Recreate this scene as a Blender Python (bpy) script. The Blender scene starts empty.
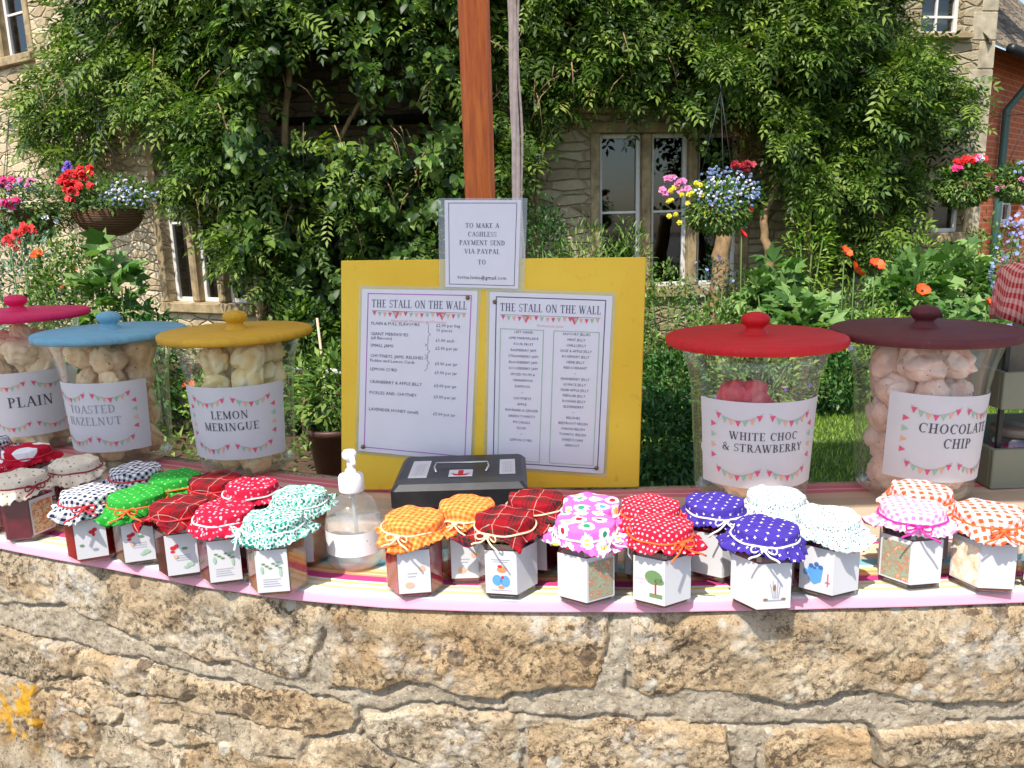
import bpy, math, random
import numpy as np
from mathutils import Vector, Matrix

R = math.radians
scene = bpy.context.scene
col = scene.collection
rnd = random.Random(7)
rng = np.random.default_rng(11)

# ------------------------------------------------------------------ camera
CZ = 1.455
FPX = 774.0
pit, rol = R(11.4), R(-1.6)
CAM = np.array([0, 0, CZ])
cF = np.array([0, math.cos(pit), -math.sin(pit)])
r0 = np.array([1.0, 0, 0]); u0 = np.cross(r0, cF)
cR = r0 * math.cos(rol) + u0 * math.sin(rol)
cU = np.cross(cR, cF)
cd = bpy.data.cameras.new('camera'); cam = bpy.data.objects.new('camera', cd); col.objects.link(cam)
m = Matrix.Identity(4)
for i in range(3):
    m[i][0] = cR[i]; m[i][1] = cU[i]; m[i][2] = -cF[i]; m[i][3] = CAM[i]
cam.matrix_world = m
cd.sensor_width = 36; cd.lens = 36 * FPX / 1024; cd.clip_start = .02; cd.clip_end = 500
scene.camera = cam

# ------------------------------------------------------------------ light
SUN_EL, SUN_AZ = R(55), R(28)          # travels to the right of and away from the camera
trav = Vector((math.sin(SUN_AZ) * math.cos(SUN_EL), math.cos(SUN_AZ) * math.cos(SUN_EL), -math.sin(SUN_EL)))
w = bpy.data.worlds.new('World'); scene.world = w; w.use_nodes = True
nt = w.node_tree; bg = nt.nodes['Background']
sky = nt.nodes.new('ShaderNodeTexSky'); sky.sky_type = 'NISHITA'; sky.sun_disc = False
sky.sun_elevation = SUN_EL
sky.sun_rotation = math.atan2(-trav.x, -trav.y)
sky.altitude = 100; sky.air_density = 1.0; sky.dust_density = 1.5; sky.ozone_density = 1.0
nt.links.new(sky.outputs[0], bg.inputs[0]); bg.inputs[1].default_value = 0.15
sl = bpy.data.lights.new('sun', 'SUN'); sl.energy = 3.7; sl.angle = R(.55); sl.color = (1, .95, .87)
so = bpy.data.objects.new('sun', sl); col.objects.link(so)
so.rotation_euler = trav.to_track_quat('-Z', 'Y').to_euler(); so.location = (-4, -6, 10)
vs = scene.view_settings; vs.view_transform = 'Standard'; vs.look = 'None'; vs.gamma = 1; vs.use_curve_mapping = False
vs.exposure = 0.66
scene.cycles.max_bounces = 8; scene.cycles.transparent_max_bounces = 16
scene.cycles.caustics_reflective = False; scene.cycles.caustics_refractive = False

# ------------------------------------------------------------------ helpers
def ray(px, py): return cF + cR * (px - 512) / FPX - cU * (py - 384) / FPX
def aty(px, py, Y): d = ray(px, py); return CAM + d * (Y / d[1])
def atz(px, py, Z): d = ray(px, py); return CAM + d * ((Z - CZ) / d[2])

def tag(o, label=None, cat=None, group=None, kind=None):
    if label: o['label'] = label
    if cat: o['category'] = cat
    if group: o['group'] = group
    if kind: o['kind'] = kind
    return o
def empty(name, loc=(0, 0, 0), rz=0.0, label=None, cat=None, group=None):
    o = bpy.data.objects.new(name, None); col.objects.link(o)
    o.location = loc; o.rotation_euler = (0, 0, rz); o.empty_display_size = .05
    return tag(o, label, cat, group)
def copy_tree(o, parent=None):
    c = o.copy(); col.objects.link(c); c.parent = parent
    for ch in list(o.children): copy_tree(ch, c)
    return c

class MB:
    """collects geometry; build() links it as one mesh object"""
    def __init__(s): s.v = []; s.f = []; s.m = []; s.uv = []
    def add(s, vs, fs, mi=0, uvs=None):
        o = len(s.v); s.v.extend([tuple(x) for x in vs])
        for f in fs: s.f.append(tuple(i + o for i in f)); s.m.append(mi)
        s.uv.extend(uvs if uvs is not None else [(0, 0)] * len(vs))
        return s
    def box(s, c, d, mi=0, rot=None, bev=0.0):
        x, y, z = [q / 2 for q in d]
        if bev <= 0:
            P = [(-x,-y,-z),(x,-y,-z),(x,y,-z),(-x,y,-z),(-x,-y,z),(x,-y,z),(x,y,z),(-x,y,z)]
            F = [(0,3,2,1),(4,5,6,7),(0,1,5,4),(1,2,6,5),(2,3,7,6),(3,0,4,7)]
        else:
            b = min(bev, x*.9, y*.9, z*.9); P = []; idx = {}
            for sx in (-1,1):
                for sy in (-1,1):
                    for sz in (-1,1):
                        for a in range(3):
                            p = [sx*(x-b), sy*(y-b), sz*(z-b)]
                            p[a] = (sx*x, sy*y, sz*z)[a]
                            idx[(sx,sy,sz,a)] = len(P); P.append(tuple(p))
            F = []
            for a in range(3):
                o1, o2 = (a+1) % 3, (a+2) % 3
                for sg in (-1,1):
                    q = []
                    for (p1, p2) in ((-1,-1),(1,-1),(1,1),(-1,1)):
                        k = [0,0,0]; k[a] = sg; k[o1] = p1; k[o2] = p2; q.append(idx[(*k, a)])
                    F.append(tuple(q if sg > 0 else q[::-1]))
            for a in range(3):
                o1, o2 = (a+1) % 3, (a+2) % 3
                for s1 in (-1,1):
                    for s2 in (-1,1):
                        k0 = [0,0,0]; k0[a] = -1; k0[o1] = s1; k0[o2] = s2
                        k1 = list(k0); k1[a] = 1
                        q = [idx[(*k0,o1)], idx[(*k1,o1)], idx[(*k1,o2)], idx[(*k0,o2)]]
                        F.append(tuple(q if s1*s2 < 0 else q[::-1]))
            for sx in (-1,1):
                for sy in (-1,1):
                    for sz in (-1,1):
                        q = [idx[(sx,sy,sz,a)] for a in range(3)]
                        F.append(tuple(q if sx*sy*sz > 0 else q[::-1]))
        M = rot if rot is not None else Matrix.Identity(3)
        c = Vector(c)
        s.add([tuple(M @ Vector(p) + c) for p in P], F, mi)
        return s
    def tube(s, pts, r, n=8, mi=0, cap=True, flat=1.0):
        pts = [Vector(p) for p in pts]; rs = r if isinstance(r, (list, tuple)) else [r] * len(pts)
        V = []; up = None
        for i, p in enumerate(pts):
            t = (pts[min(i+1, len(pts)-1)] - pts[max(i-1, 0)]).normalized()
            if up is None: up = Vector((0,0,1)) if abs(t.z) < .9 else Vector((1,0,0))
            a = t.cross(up).normalized(); b = a.cross(t).normalized(); up = b
            for k in range(n):
                an = 2*math.pi*k/n
                V.append(tuple(p + a*math.cos(an)*rs[i]*flat + b*math.sin(an)*rs[i]))
        F = [(i*n+k, i*n+(k+1) % n, (i+1)*n+(k+1) % n, (i+1)*n+k) for i in range(len(pts)-1) for k in range(n)]
        if cap: F += [tuple(range(n))[::-1], tuple((len(pts)-1)*n + k for k in range(n))]
        return s.add(V, F, mi)
    def lathe(s, prof, n=48, mi=0, c=(0,0,0), cap0=False, cap1=False):
        V = [(c[0]+r*math.cos(2*math.pi*k/n), c[1]+r*math.sin(2*math.pi*k/n), c[2]+z) for r, z in prof for k in range(n)]
        F = [(i*n+k, i*n+(k+1) % n, (i+1)*n+(k+1) % n, (i+1)*n+k) for i in range(len(prof)-1) for k in range(n)]
        if cap0: F.append(tuple(range(n))[::-1])
        if cap1: F.append(tuple((len(prof)-1)*n + k for k in range(n)))
        return s.add(V, F, mi)
    def build(s, name, mats, parent=None, smooth=False, loc=None, rz=0.0):
        me = bpy.data.meshes.new(name); me.from_pydata(s.v, [], s.f)
        if not isinstance(mats, (list, tuple)): mats = [mats]
        for q in mats: me.materials.append(q)
        me.polygons.foreach_set('material_index', s.m)
        if any(u != (0, 0) for u in s.uv):
            l = me.uv_layers.new(name='UVMap'); li = np.empty(len(me.loops), dtype=np.int32)
            me.loops.foreach_get('vertex_index', li)
            l.data.foreach_set('uv', np.array(s.uv, dtype=np.float32)[li].ravel())
        if smooth: me.polygons.foreach_set('use_smooth', [True]*len(s.f))
        me.update()
        o = bpy.data.objects.new(name, me); col.objects.link(o)
        if parent: o.parent = parent
        if loc is not None: o.location = loc
        if rz: o.rotation_euler[2] = rz
        return o

def np_mesh(name, V, F, mats, parent=None, smooth=False, mi=None, color=None):
    """V (n,3), F (m,k) constant k"""
    me = bpy.data.meshes.new(name); n, k = F.shape
    me.vertices.add(len(V)); me.vertices.foreach_set('co', np.asarray(V, dtype=np.float32).ravel())
    me.loops.add(n*k); me.loops.foreach_set('vertex_index', F.astype(np.int32).ravel())
    me.polygons.add(n); me.polygons.foreach_set('loop_start', np.arange(0, n*k, k, dtype=np.int32))
    try: me.polygons.foreach_set('loop_total', np.full(n, k, dtype=np.int32))
    except Exception: pass
    if not isinstance(mats, (list, tuple)): mats = [mats]
    for q in mats: me.materials.append(q)
    if mi is not None: me.polygons.foreach_set('material_index', mi.astype(np.int32))
    if smooth: me.polygons.foreach_set('use_smooth', np.ones(n, dtype=bool))
    if color is not None:
        a = me.color_attributes.new('tint', 'FLOAT_COLOR', 'POINT')
        a.data.foreach_set('color', np.asarray(color, dtype=np.float32).ravel())
    me.update(calc_edges=True); me.validate()
    o = bpy.data.objects.new(name, me); col.objects.link(o)
    if parent: o.parent = parent
    return o

# ---- node helpers
class NT:
    def __init__(s, name):
        s.mat = bpy.data.materials.new(name); s.mat.use_nodes = True
        s.t = s.mat.node_tree; s.b = s.t.nodes['Principled BSDF']; s.out = s.t.nodes['Material Output']
    def n(s, typ, **kw):
        nd = s.t.nodes.new('ShaderNode' + typ)
        for k, v in kw.items(): setattr(nd, k, v)
        return nd
    def l(s, a, b): s.t.links.new(a, b)
    def put(s, sock, v):
        if isinstance(v, bpy.types.NodeSocket): s.l(v, sock)
        elif v is not None: sock.default_value = v
    def math(s, op, a, b=None, c=None, clamp=False):
        nd = s.n('Math', operation=op); nd.use_clamp = clamp
        for i, v in enumerate((a, b, c)): s.put(nd.inputs[i], v)
        return nd.outputs[0]
    def mix(s, fac, a, b, blend='MIX'):
        nd = s.n('Mix', data_type='RGBA', blend_type=blend)
        s.put(nd.inputs[0], fac); s.put(nd.inputs[6], col4(a)); s.put(nd.inputs[7], col4(b)); return nd.outputs[2]
    def ramp(s, fac, stops, interp='LINEAR'):
        nd = s.n('ValToRGB'); cr = nd.color_ramp; cr.interpolation = interp
        while len(cr.elements) < len(stops): cr.elements.new(.5)
        for e, (p, c) in zip(cr.elements, stops): e.position = p; e.color = col4(c)
        s.put(nd.inputs[0], fac); return nd.outputs[0]
    def noise(s, vec, scale, detail=4, rough=.55, dist=0.0, out='Fac'):
        nd = s.n('TexNoise'); s.put(nd.inputs['Vector'], vec)
        nd.inputs['Scale'].default_value = scale; nd.inputs['Detail'].default_value = detail
        nd.inputs['Roughness'].default_value = rough; nd.inputs['Distortion'].default_value = dist
        return nd.outputs[out]
    def vor(s, vec, scale, rand=1.0, feature='F1', dist='EUCLIDEAN', exp=.5, dims='3D'):
        nd = s.n('TexVoronoi', feature=feature, voronoi_dimensions=dims)
        if feature != 'DISTANCE_TO_EDGE': nd.distance = dist
        s.put(nd.inputs['Vector'], vec); nd.inputs['Scale'].default_value = scale
        nd.inputs['Randomness'].default_value = rand
        if dist == 'MINKOWSKI': nd.inputs['Exponent'].default_value = exp
        return nd
    def mapping(s, vec, scale=(1,1,1), rot=(0,0,0), loc=(0,0,0)):
        nd = s.n('Mapping'); s.put(nd.inputs['Vector'], vec)
        nd.inputs['Scale'].default_value = scale; nd.inputs['Rotation'].default_value = rot; nd.inputs['Location'].default_value = loc
        return nd.outputs[0]
    def bump(s, h, strength=.3, dist=.01):
        nd = s.n('Bump'); nd.inputs['Strength'].default_value = strength; nd.inputs['Distance'].default_value = dist
        s.put(nd.inputs['Height'], h); s.l(nd.outputs[0], s.b.inputs['Normal']); return nd
    @property
    def obj(s): return s.n('TexCoord').outputs['Object']
    @property
    def uv(s): return s.n('TexCoord').outputs['UV']
    @property
    def pos(s): return s.n('NewGeometry').outputs['Position']
    def base(s, v): s.put(s.b.inputs['Base Color'], col4(v)); return s
    def rough(s, v): s.put(s.b.inputs['Roughness'], v); return s
def col4(c):
    if isinstance(c, (tuple, list)) and len(c) == 3: return (*c, 1)
    return c
def sp(s, h):  # sRGB hex -> linear
    return tuple(((int(h[i:i+2], 16)/255 + .055)/1.055)**2.4 if int(h[i:i+2], 16) > 10 else int(h[i:i+2], 16)/255/12.92 for i in (0, 2, 4))
def hx(h): return sp(None, h)

def plain(name, c, rough=.6, metal=0, var=.12, scale=30, bump=0.0, spec=None):
    k = NT(name); f = k.noise(k.obj, scale, 3)
    c2 = tuple(x*(1-var) for x in c); c1 = tuple(min(1, x*(1+var)) for x in c)
    k.base(k.ramp(f, [(.3, c2), (.7, c1)])); k.rough(rough); k.b.inputs['Metallic'].default_value = metal
    if bump: k.bump(k.noise(k.obj, scale*3, 4), bump, .003)
    if spec is not None: k.b.inputs['Specular IOR Level'].default_value = spec
    return k.mat

def thin_glass(name, tint=(.93, .97, .93), edge=.75, haze=.0, ior=1.5):
    k = NT(name); k.t.nodes.remove(k.b)
    tr = k.n('BsdfTransparent'); tr.inputs[0].default_value = col4(tint)
    gl = k.n('BsdfGlossy'); gl.inputs[0].default_value = (1, 1, 1, 1); gl.inputs['Roughness'].default_value = .03
    lw_ = k.n('LayerWeight'); lw_.inputs[0].default_value = .5; fr_ = k.math('ADD', k.math('MULTIPLY', k.math('POWER', lw_.outputs['Facing'], 4.0), edge), ((ior-1)/(ior+1))**2*2, clamp=True)
    mx = k.n('MixShader'); k.l(fr_, mx.inputs[0]); k.l(tr.outputs[0], mx.inputs[1]); k.l(gl.outputs[0], mx.inputs[2])
    last = mx
    if haze:  # pale haze painted into clear glass; milkiness for gel and tube
        df = k.n('BsdfDiffuse'); df.inputs[0].default_value = (.8, .8, .75, 1)
        m2 = k.n('MixShader'); f = k.noise(k.obj, 14, 5)
        k.put(m2.inputs[0], k.math('MULTIPLY', f, haze)); k.l(mx.outputs[0], m2.inputs[1]); k.l(df.outputs[0], m2.inputs[2]); last = m2
    k.l(last.outputs[0], k.out.inputs[0]); return k.mat

def leaf_mat(name, c1, c2, c3=None, trans=.3, rough=.45, scale=3.0):
    k = NT(name)
    a = k.n('Attribute', attribute_name='tint'); v = a.outputs['Fac']
    v2 = k.math('ADD', k.math('MULTIPLY', v, .75), k.math('MULTIPLY', k.noise(k.pos, scale, 2), .25))
    c = k.ramp(v2, [(.12, c1), (.5, c2), (.84, c3 or c2), (.93, c3 or c2), (.955, tuple(q*w_ for q, w_ in zip(c3 or c2, (1.7, 1.15, .9))))])
    k.base(c); k.rough(rough); k.b.inputs['Specular IOR Level'].default_value = .35
    tl = k.n('BsdfTranslucent'); k.l(k.mix(1.0, c, (1.0, 1.25, .5), 'MULTIPLY'), tl.inputs[0])
    mx = k.n('MixShader'); mx.inputs[0].default_value = trans
    k.l(k.b.outputs[0], mx.inputs[1]); k.l(tl.outputs[0], mx.inputs[2]); k.l(mx.outputs[0], k.out.inputs[0])
    return k.mat

def vnoise(x, y, seed=0, octs=4, gain=.5):
    """fractal value noise, arrays in, about -1..1 out"""
    g = np.random.default_rng(seed).random((256, 256)); out = np.zeros_like(x, dtype=float); a = 1.0; tot = 0
    for o in range(octs):
        xi = np.floor(x).astype(int); yi = np.floor(y).astype(int); fx = x-xi; fy = y-yi
        fx = fx*fx*(3-2*fx); fy = fy*fy*(3-2*fy)
        A = g[xi % 256, yi % 256]; B = g[(xi+1) % 256, yi % 256]; Cc = g[xi % 256, (yi+1) % 256]; D = g[(xi+1) % 256, (yi+1) % 256]
        out += a*((A*(1-fx)+B*fx)*(1-fy)+(Cc*(1-fx)+D*fx)*fy - .5)*2; tot += a; a *= gain; x = x*2.03+17; y = y*2.03+31
    return out/tot

# ------------------------------------------------------------------ serif lettering (strokes -> quads)
TK, TN, SF = .15, .06, .09
def _seg(x1, y1, x2, y2, wd):
    dx, dy = x2-x1, y2-y1; L = math.hypot(dx, dy); nx, ny = -dy/L*wd/2, dx/L*wd/2
    return [(x1+nx, y1+ny), (x1-nx, y1-ny), (x2-nx, y2-ny), (x2+nx, y2+ny)]
def _arc(cx, cy, rx, ry, a0, a1, n=10, tx=TK, ty=TN):
    q = []
    for i in range(n):
        A, B = R(a0+(a1-a0)*i/n), R(a0+(a1-a0)*(i+1)/n)
        q.append([(cx+rx*math.cos(A), cy+ry*math.sin(A)), (cx+rx*math.cos(B), cy+ry*math.sin(B)),
                  (cx+(rx-tx)*math.cos(B), cy+(ry-ty)*math.sin(B)), (cx+(rx-tx)*math.cos(A), cy+(ry-ty)*math.sin(A))])
    return q
def _h(x, y, wd): return [(x-wd/2, y-.025), (x+wd/2, y-.025), (x+wd/2, y+.025), (x-wd/2, y+.025)]
def _st(x, t=TK): return [_seg(x, 0, x, 1, t), _h(x, .025, t+.2), _h(x, .975, t+.2)]
GL = {
 'A': (.82, [_seg(.12,0,.42,1,TN), _seg(.42,1,.72,0,TK), _seg(.24,.36,.58,.36,TN), _h(.12,.025,.24), _h(.72,.025,.26)]),
 'B': (.7, _st(.2)+_arc(.3,.75,.3,.25,-90,90)+_arc(.3,.27,.36,.27,-90,90)),
 'C': (.78, _arc(.43,.5,.36,.5,50,310,14)+[_seg(.7,.68,.7,.95,TN)]),
 'D': (.82, _st(.2)+_arc(.3,.5,.44,.5,-90,90,14)),
 'E': (.68, _st(.2)+[_seg(.2,.97,.6,.97,TN), _seg(.2,.03,.62,.03,TN), _seg(.2,.52,.5,.52,TN), _seg(.6,.8,.6,1,TN), _seg(.62,0,.62,.2,TN)]),
 'G': (.84, _arc(.43,.5,.36,.5,50,330,14)+[_seg(.7,.05,.7,.42,TK), _h(.7,.42,.28)]),
 'H': (.86, _st(.2)+_st(.66)+[_seg(.2,.5,.66,.5,TN)]),
 'I': (.4, _st(.2)), 
 'K': (.82, _st(.2)+[_seg(.26,.4,.66,.98,TN), _seg(.38,.55,.7,0,TK), _h(.68,.975,.2), _h(.72,.025,.24)]),
 'L': (.66, _st(.2)+[_seg(.2,.03,.6,.03,TN), _seg(.6,0,.6,.24,TN)]),
 'M': (1.0, [_seg(.16,0,.16,1,TN), _seg(.16,1,.5,.05,TK), _seg(.5,.05,.82,1,TN), _seg(.82,0,.82,1,TK), _h(.16,.025,.24), _h(.82,.025,.3), _h(.12,.975,.2), _h(.86,.975,.2)]),
 'N': (.86, [_seg(.16,0,.16,1,TN), _seg(.16,1,.7,0,TK), _seg(.7,0,.7,1,TN), _h(.16,.025,.24), _h(.12,.975,.2), _h(.7,.975,.24)]),
 'O': (.86, _arc(.43,.5,.38,.5,0,360,20)),
 'P': (.68, _st(.2)+_arc(.3,.73,.34,.27,-90,90)),
 'R': (.78, _st(.2)+_arc(.3,.73,.32,.27,-90,90)+[_seg(.38,.48,.68,0,TK), _h(.7,.025,.2)]),
 'S': (.6, _arc(.3,.73,.24,.27,30,270,10,.09)+_arc(.3,.27,.25,.27,-150,90,10,.09)+[_seg(.52,.78,.52,1,.04), _seg(.06,0,.06,.24,.04)]),
 'T': (.74, _st(.36)+[_seg(.04,.97,.68,.97,TN), _seg(.05,.78,.05,1,TN), _seg(.67,.78,.67,1,TN)]),
 'U': (.84, [_seg(.2,.3,.2,1,TK), _seg(.68,.3,.68,1,TN), _h(.2,.975,.28), _h(.68,.975,.24)]+_arc(.43,.32,.27,.32,180,360,8,.11)),
 'V': (.8, [_seg(.12,1,.4,0,TK), _seg(.4,0,.68,1,TN), _h(.12,.975,.26), _h(.68,.975,.22)]),
 'W': (1.12, [_seg(.1,1,.34,0,TK), _seg(.34,0,.56,.95,TN), _seg(.5,1,.76,0,TK), _seg(.76,0,1.0,1,TN), _h(.1,.975,.26), _h(.52,.975,.24), _h(1.0,.975,.22)]),
 'Y': (.78, [_seg(.38,0,.38,.48,TK), _seg(.1,1,.38,.45,TK), _seg(.38,.45,.66,1,TN), _h(.38,.025,.34), _h(.1,.975,.24), _h(.66,.975,.22)]),
 'Z': (.7, [_seg(.08,.97,.6,.97,TN), _seg(.58,.97,.1,.03,TK), _seg(.08,.03,.62,.03,TN), _seg(.08,.78,.08,1,TN), _seg(.62,0,.62,.22,TN)]),
 '&': (.9, _arc(.36,.76,.2,.24,0,360,12,.08)+_arc(.34,.28,.3,.28,60,330,12)+[_seg(.26,.62,.76,.03,TK), _seg(.6,.14,.78,.5,TN), _h(.78,.5,.2), _h(.78,.025,.2)]),
 ' ': (.4, []), 
}
def serif(text, size, cx, y, squeeze=1.0, gap=.04):
    """quads in 2D, centred on cx, baseline y"""
    adv = sum(GL[c][0]+gap for c in text)*size*squeeze; x = cx-adv/2; q = []
    for c in text:
        wd, gs = GL[c]
        for g in gs: q.append([(x+p[0]*size*squeeze, y+p[1]*size) for p in g])
        x += (wd+gap)*size*squeeze
    return q
_fc = {}
def sans(text, size, x, y, align='LEFT'):
    """small print: polygons in 2D from Blender's built-in lettering"""
    if text not in _fc:
        cu = bpy.data.curves.new('t', 'FONT'); cu.body = text; cu.resolution_u = 1; cu.size = 1
        ob = bpy.data.objects.new('t', cu); col.objects.link(ob)
        dg = bpy.context.evaluated_depsgraph_get(); me = bpy.data.meshes.new_from_object(ob.evaluated_get(dg))
        V = [(v.co.x, v.co.y) for v in me.vertices]; F = [[V[i] for i in p.vertices] for p in me.polygons]
        bpy.data.objects.remove(ob); bpy.data.curves.remove(cu); bpy.data.meshes.remove(me)
        _fc[text] = (F, max([p[0] for p in V] or [0]))
    F, wd = _fc[text]; o = {'LEFT': 0, 'CENTER': -wd*size/2, 'RIGHT': -wd*size}[align]
    return [[(x+o+p[0]*size, y+p[1]*size) for p in f] for f in F]
def rectq(x0, y0, x1, y1): return [(x0, y0), (x1, y0), (x1, y1), (x0, y1)]
def frameq(x0, y0, x1, y1, t):
    return [rectq(x0, y0, x1, y0+t), rectq(x0, y1-t, x1, y1), rectq(x0, y0+t, x0+t, y1-t), rectq(x1-t, y0+t, x1, y1-t)]
def bunting(x0, x1, y, sag, n, s, up=False):
    """returns {colour index: polys}; sagging string with pennants"""
    out = {0: [], 1: [], 2: [], 3: []}; f = lambda t: y - sag*4*t*(1-t)
    P = [(x0+(x1-x0)*i/12, f(i/12)) for i in range(13)]
    for a, b in zip(P, P[1:]): out[0].append(_seg(a[0], a[1], b[0], b[1], .0007))
    for i in range(n):
        t = (i+.5)/n; cx = x0+(x1-x0)*t; cy = f(t)
        out[1+(i % 3)].append([(cx-s*.5, cy), (cx, cy-s*1.15), (cx+s*.5, cy)])
    return out
def decals(items, mapf, parent, thick=.0):
    """items: (name, material, polys, lift). mapf(u,v,h)->xyz"""
    for name, mt, polys, lift in items:
        if not polys: continue
        b = MB()
        for p in polys:
            ar = sum(p[i][0]*p[(i+1) % len(p)][1]-p[(i+1) % len(p)][0]*p[i][1] for i in range(len(p)))
            if ar < 0: p = p[::-1]
            b.add([mapf(u, v, lift) for u, v in p], [tuple(range(len(p)))])
        b.build(name, mt, parent)
# ================================================================== STONE WALL
pf = np.array([(-4.2,3.1),(-2.6,2.1),(-1.7,1.58),(-1.2,1.32),(-.797,1.127),(-.607,1.050),(-.433,.977),(-.279,.922),(-.147,.896),(-.022,.882),
               (.099,.872),(.22,.867),(.341,.865),(.463,.865),(.613,.866),(1.2,.89),(2.2,.96),(3.6,1.1)])
_t = np.concatenate([[0], np.cumsum(np.hypot(*np.diff(pf, axis=0).T))])
fs = np.linspace(0, _t[-1], 900)
fx = np.interp(fs, _t, pf[:, 0]); fy = np.interp(fs, _t, pf[:, 1])
for _ in range(60):
    fx[1:-1] = (fx[:-2]+fx[1:-1]*2+fx[2:])/4; fy[1:-1] = (fy[:-2]+fy[1:-1]*2+fy[2:])/4
S0 = np.interp(0, fx, fs)                # s = 0 where the path crosses x = 0
fs = fs - S0
def path(s, off=0.0):
    """point on the wall's front line, moved off metres towards the garden"""
    s = np.asarray(s, dtype=float)
    x = np.interp(s, fs, fx); y = np.interp(s, fs, fy)
    dx = np.interp(s+.02, fs, fx)-np.interp(s-.02, fs, fx); dy = np.interp(s+.02, fs, fy)-np.interp(s-.02, fs, fy)
    L = np.hypot(dx, dy); dx, dy = dx/L, dy/L
    return x-dy*off, y+dx*off, dx, dy
def px2s(px, py, off=-.012):
    """photo pixel -> (s, z) on the wall face"""
    d = ray(px, py); xs, ys, _, _ = path(fs[20:-20], off)
    cr = xs*d[1]-ys*d[0]; i = int(np.argmin(np.abs(cr)))
    return fs[20:-20][i], CZ+d[2]/d[1]*ys[i]
T_ = 2.0   # far above: the coping polygons run over the top
cop = [([(-60,560),(0,604),(45,608),(62,606),(85,622),(112,630),(150,648),(172,652),(200,664),(222,664),(245,668),(262,676),(284,685),(300,676),(312,655),(318,625),(322,600)], .62),
       ([(332,602),(330,640),(328,690),(350,691),(375,693),(400,688),(430,689),(455,697),(500,701),(512,694),(560,692),(592,690),(604,672),(606,640),(604,607)], .35),
       ([(634,607),(631,640),(634,692),(652,701),(690,692),(735,698),(770,700),(802,708),(830,699),(868,692),(892,699),(915,705),(990,706),(1024,704),(1100,706),(1180,702),(1190,660),(1190,600)], .5)]
rub = [([(0,634),(30,642),(74,655),(76,676),(50,681),(30,680),(24,690),(0,672),(-60,650),(-60,610)], .8, 0),
 ([(76,656),(130,668),(176,682),(180,704),(150,702),(120,692),(78,680)], .55, 0),
 ([(184,684),(240,694),(300,703),(346,714),(352,722),(345,732),(318,737),(296,738),(262,728),(225,716),(196,708)], .45, 0),
 ([(362,722),(430,717),(512,721),(514,790),(440,775),(385,752),(362,742)], .7, 0),
 ([(532,735),(560,730),(650,728),(722,734),(730,790),(530,790)], .4, 0),
 ([(768,734),(866,737),(872,790),(764,790)], .3, 0), ([(884,738),(950,732),(1100,734),(1100,790),(886,790)], .75, 0),
 ([(-60,672),(0,697),(56,706),(80,722),(82,748),(40,738),(0,728),(-60,700)], .5, 1),
 ([(36,684),(80,684),(122,700),(112,726),(86,720),(58,702)], .6, 0),
 ([(124,701),(176,708),(204,718),(212,742),(176,744),(150,738),(126,728)], .85, 0),
 ([(-60,712),(8,732),(6,790),(-60,790)], .3, 1), ([(10,733),(78,752),(84,790),(8,790)], .8, 0),
 ([(88,727),(132,733),(134,768),(92,766)], .6, 0), ([(137,742),(172,748),(172,790),(136,790)], .5, 1),
 ([(224,722),(262,734),(300,745),(304,770),(236,762)], .9, 0), ([(304,748),(356,746),(386,770),(380,800),(306,800)], .55, 0),
 ([(176,752),(228,764),(236,800),(176,800)], .35, 0)]
polys = []
for P, t in cop:
    q = [px2s(a, b) for a, b in P]
    q[-1] = (q[-1][0], T_) if P is not cop[0][0] or True else q[-1]
    # run up over the top between first and last vertex
    if P is cop[0][0]: q = [(px2s(-60,560)[0]-.3, .9)] + q[1:-1] + [(q[-2][0], T_), (px2s(-60,560)[0]-.3, T_)]
    elif P is cop[1][0]: q = [(q[1][0], T_)] + q[1:-1] + [(q[-2][0], T_)]
    else: q = [(q[1][0], T_)] + q[1:-2] + [(q[-3][0]+.02, T_)]
    polys.append((np.array(q), t, 0, 1))
for P, t, yl in rub: polys.append((np.array([px2s(a, b) for a, b in P]), t, yl, 0))
# coping stones beyond the frame
sL = px2s(-60,560)[0]-.34; sR = max(p[0].max(axis=0)[0] if False else p[0][:, 0].max() for p in polys)
def slab(a, b, z0, z1, j=.012):
    n = max(3, int((b-a)/.12)); r = rnd.uniform
    q = [(a+(b-a)*i/n, z0+r(-j, j)) for i in range(n+1)]
    q += [(a+(b-a)*i/n, (z1+r(-j, j)) if z1 < 1.5 else z1) for i in range(n, -1, -1)]
    return np.array(q)
s = sL
while s > fs[0]+.5: l = rnd.uniform(.35, .6); polys.append((slab(s-l, s-.03, .875, T_), rnd.random(), 0, 1)); s -= l
s = sR+.03
while s < fs[-1]-.6: l = rnd.uniform(.4, .7); polys.append((slab(s, s+l-.03, .87, T_), rnd.random(), 0, 1)); s += l
zb = .765
while zb > .02:
    h = rnd.uniform(.07, .13); s = fs[0]+.4
    while s < fs[-1]-.5:
        l = rnd.uniform(.12, .38)
        top = zb + (0 if True else 0)
        xc = s+l/2
        drop = .0 if xc > -.5 else 0.0
        polys.append((slab(s, s+l-.016, zb-h+.008, zb-.008, .006), rnd.random(), int(rnd.random() < .15), 0)); s += l
    zb -= h
s = fs[0]+.4                              # upper rubble course outside the traced stretch
while s < fs[-1]-.5:
    l = rnd.uniform(.15, .35)
    if s+l < px2s(-58,700)[0] or s > px2s(1098,700)[0]: polys.append((slab(s, s+l-.016, .778, .845, .006), rnd.random(), 0, 0))
    s += l
def frange(a, b, d): return list(np.arange(a, b, d))
sv = np.array(frange(fs[0]+.3, -1.25, .02)+frange(-1.25, 1.0, .0025)+frange(1.0, fs[-1]-.4, .02))
wf = np.array(frange(0, .66, .02)+frange(.66, .965, .0025))     # front
arc_r = .034; na = 12
rows = [(z, 0.0, z, 0.0) for z in wf]                           # (w, backoff, Z, normal tilt)
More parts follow.
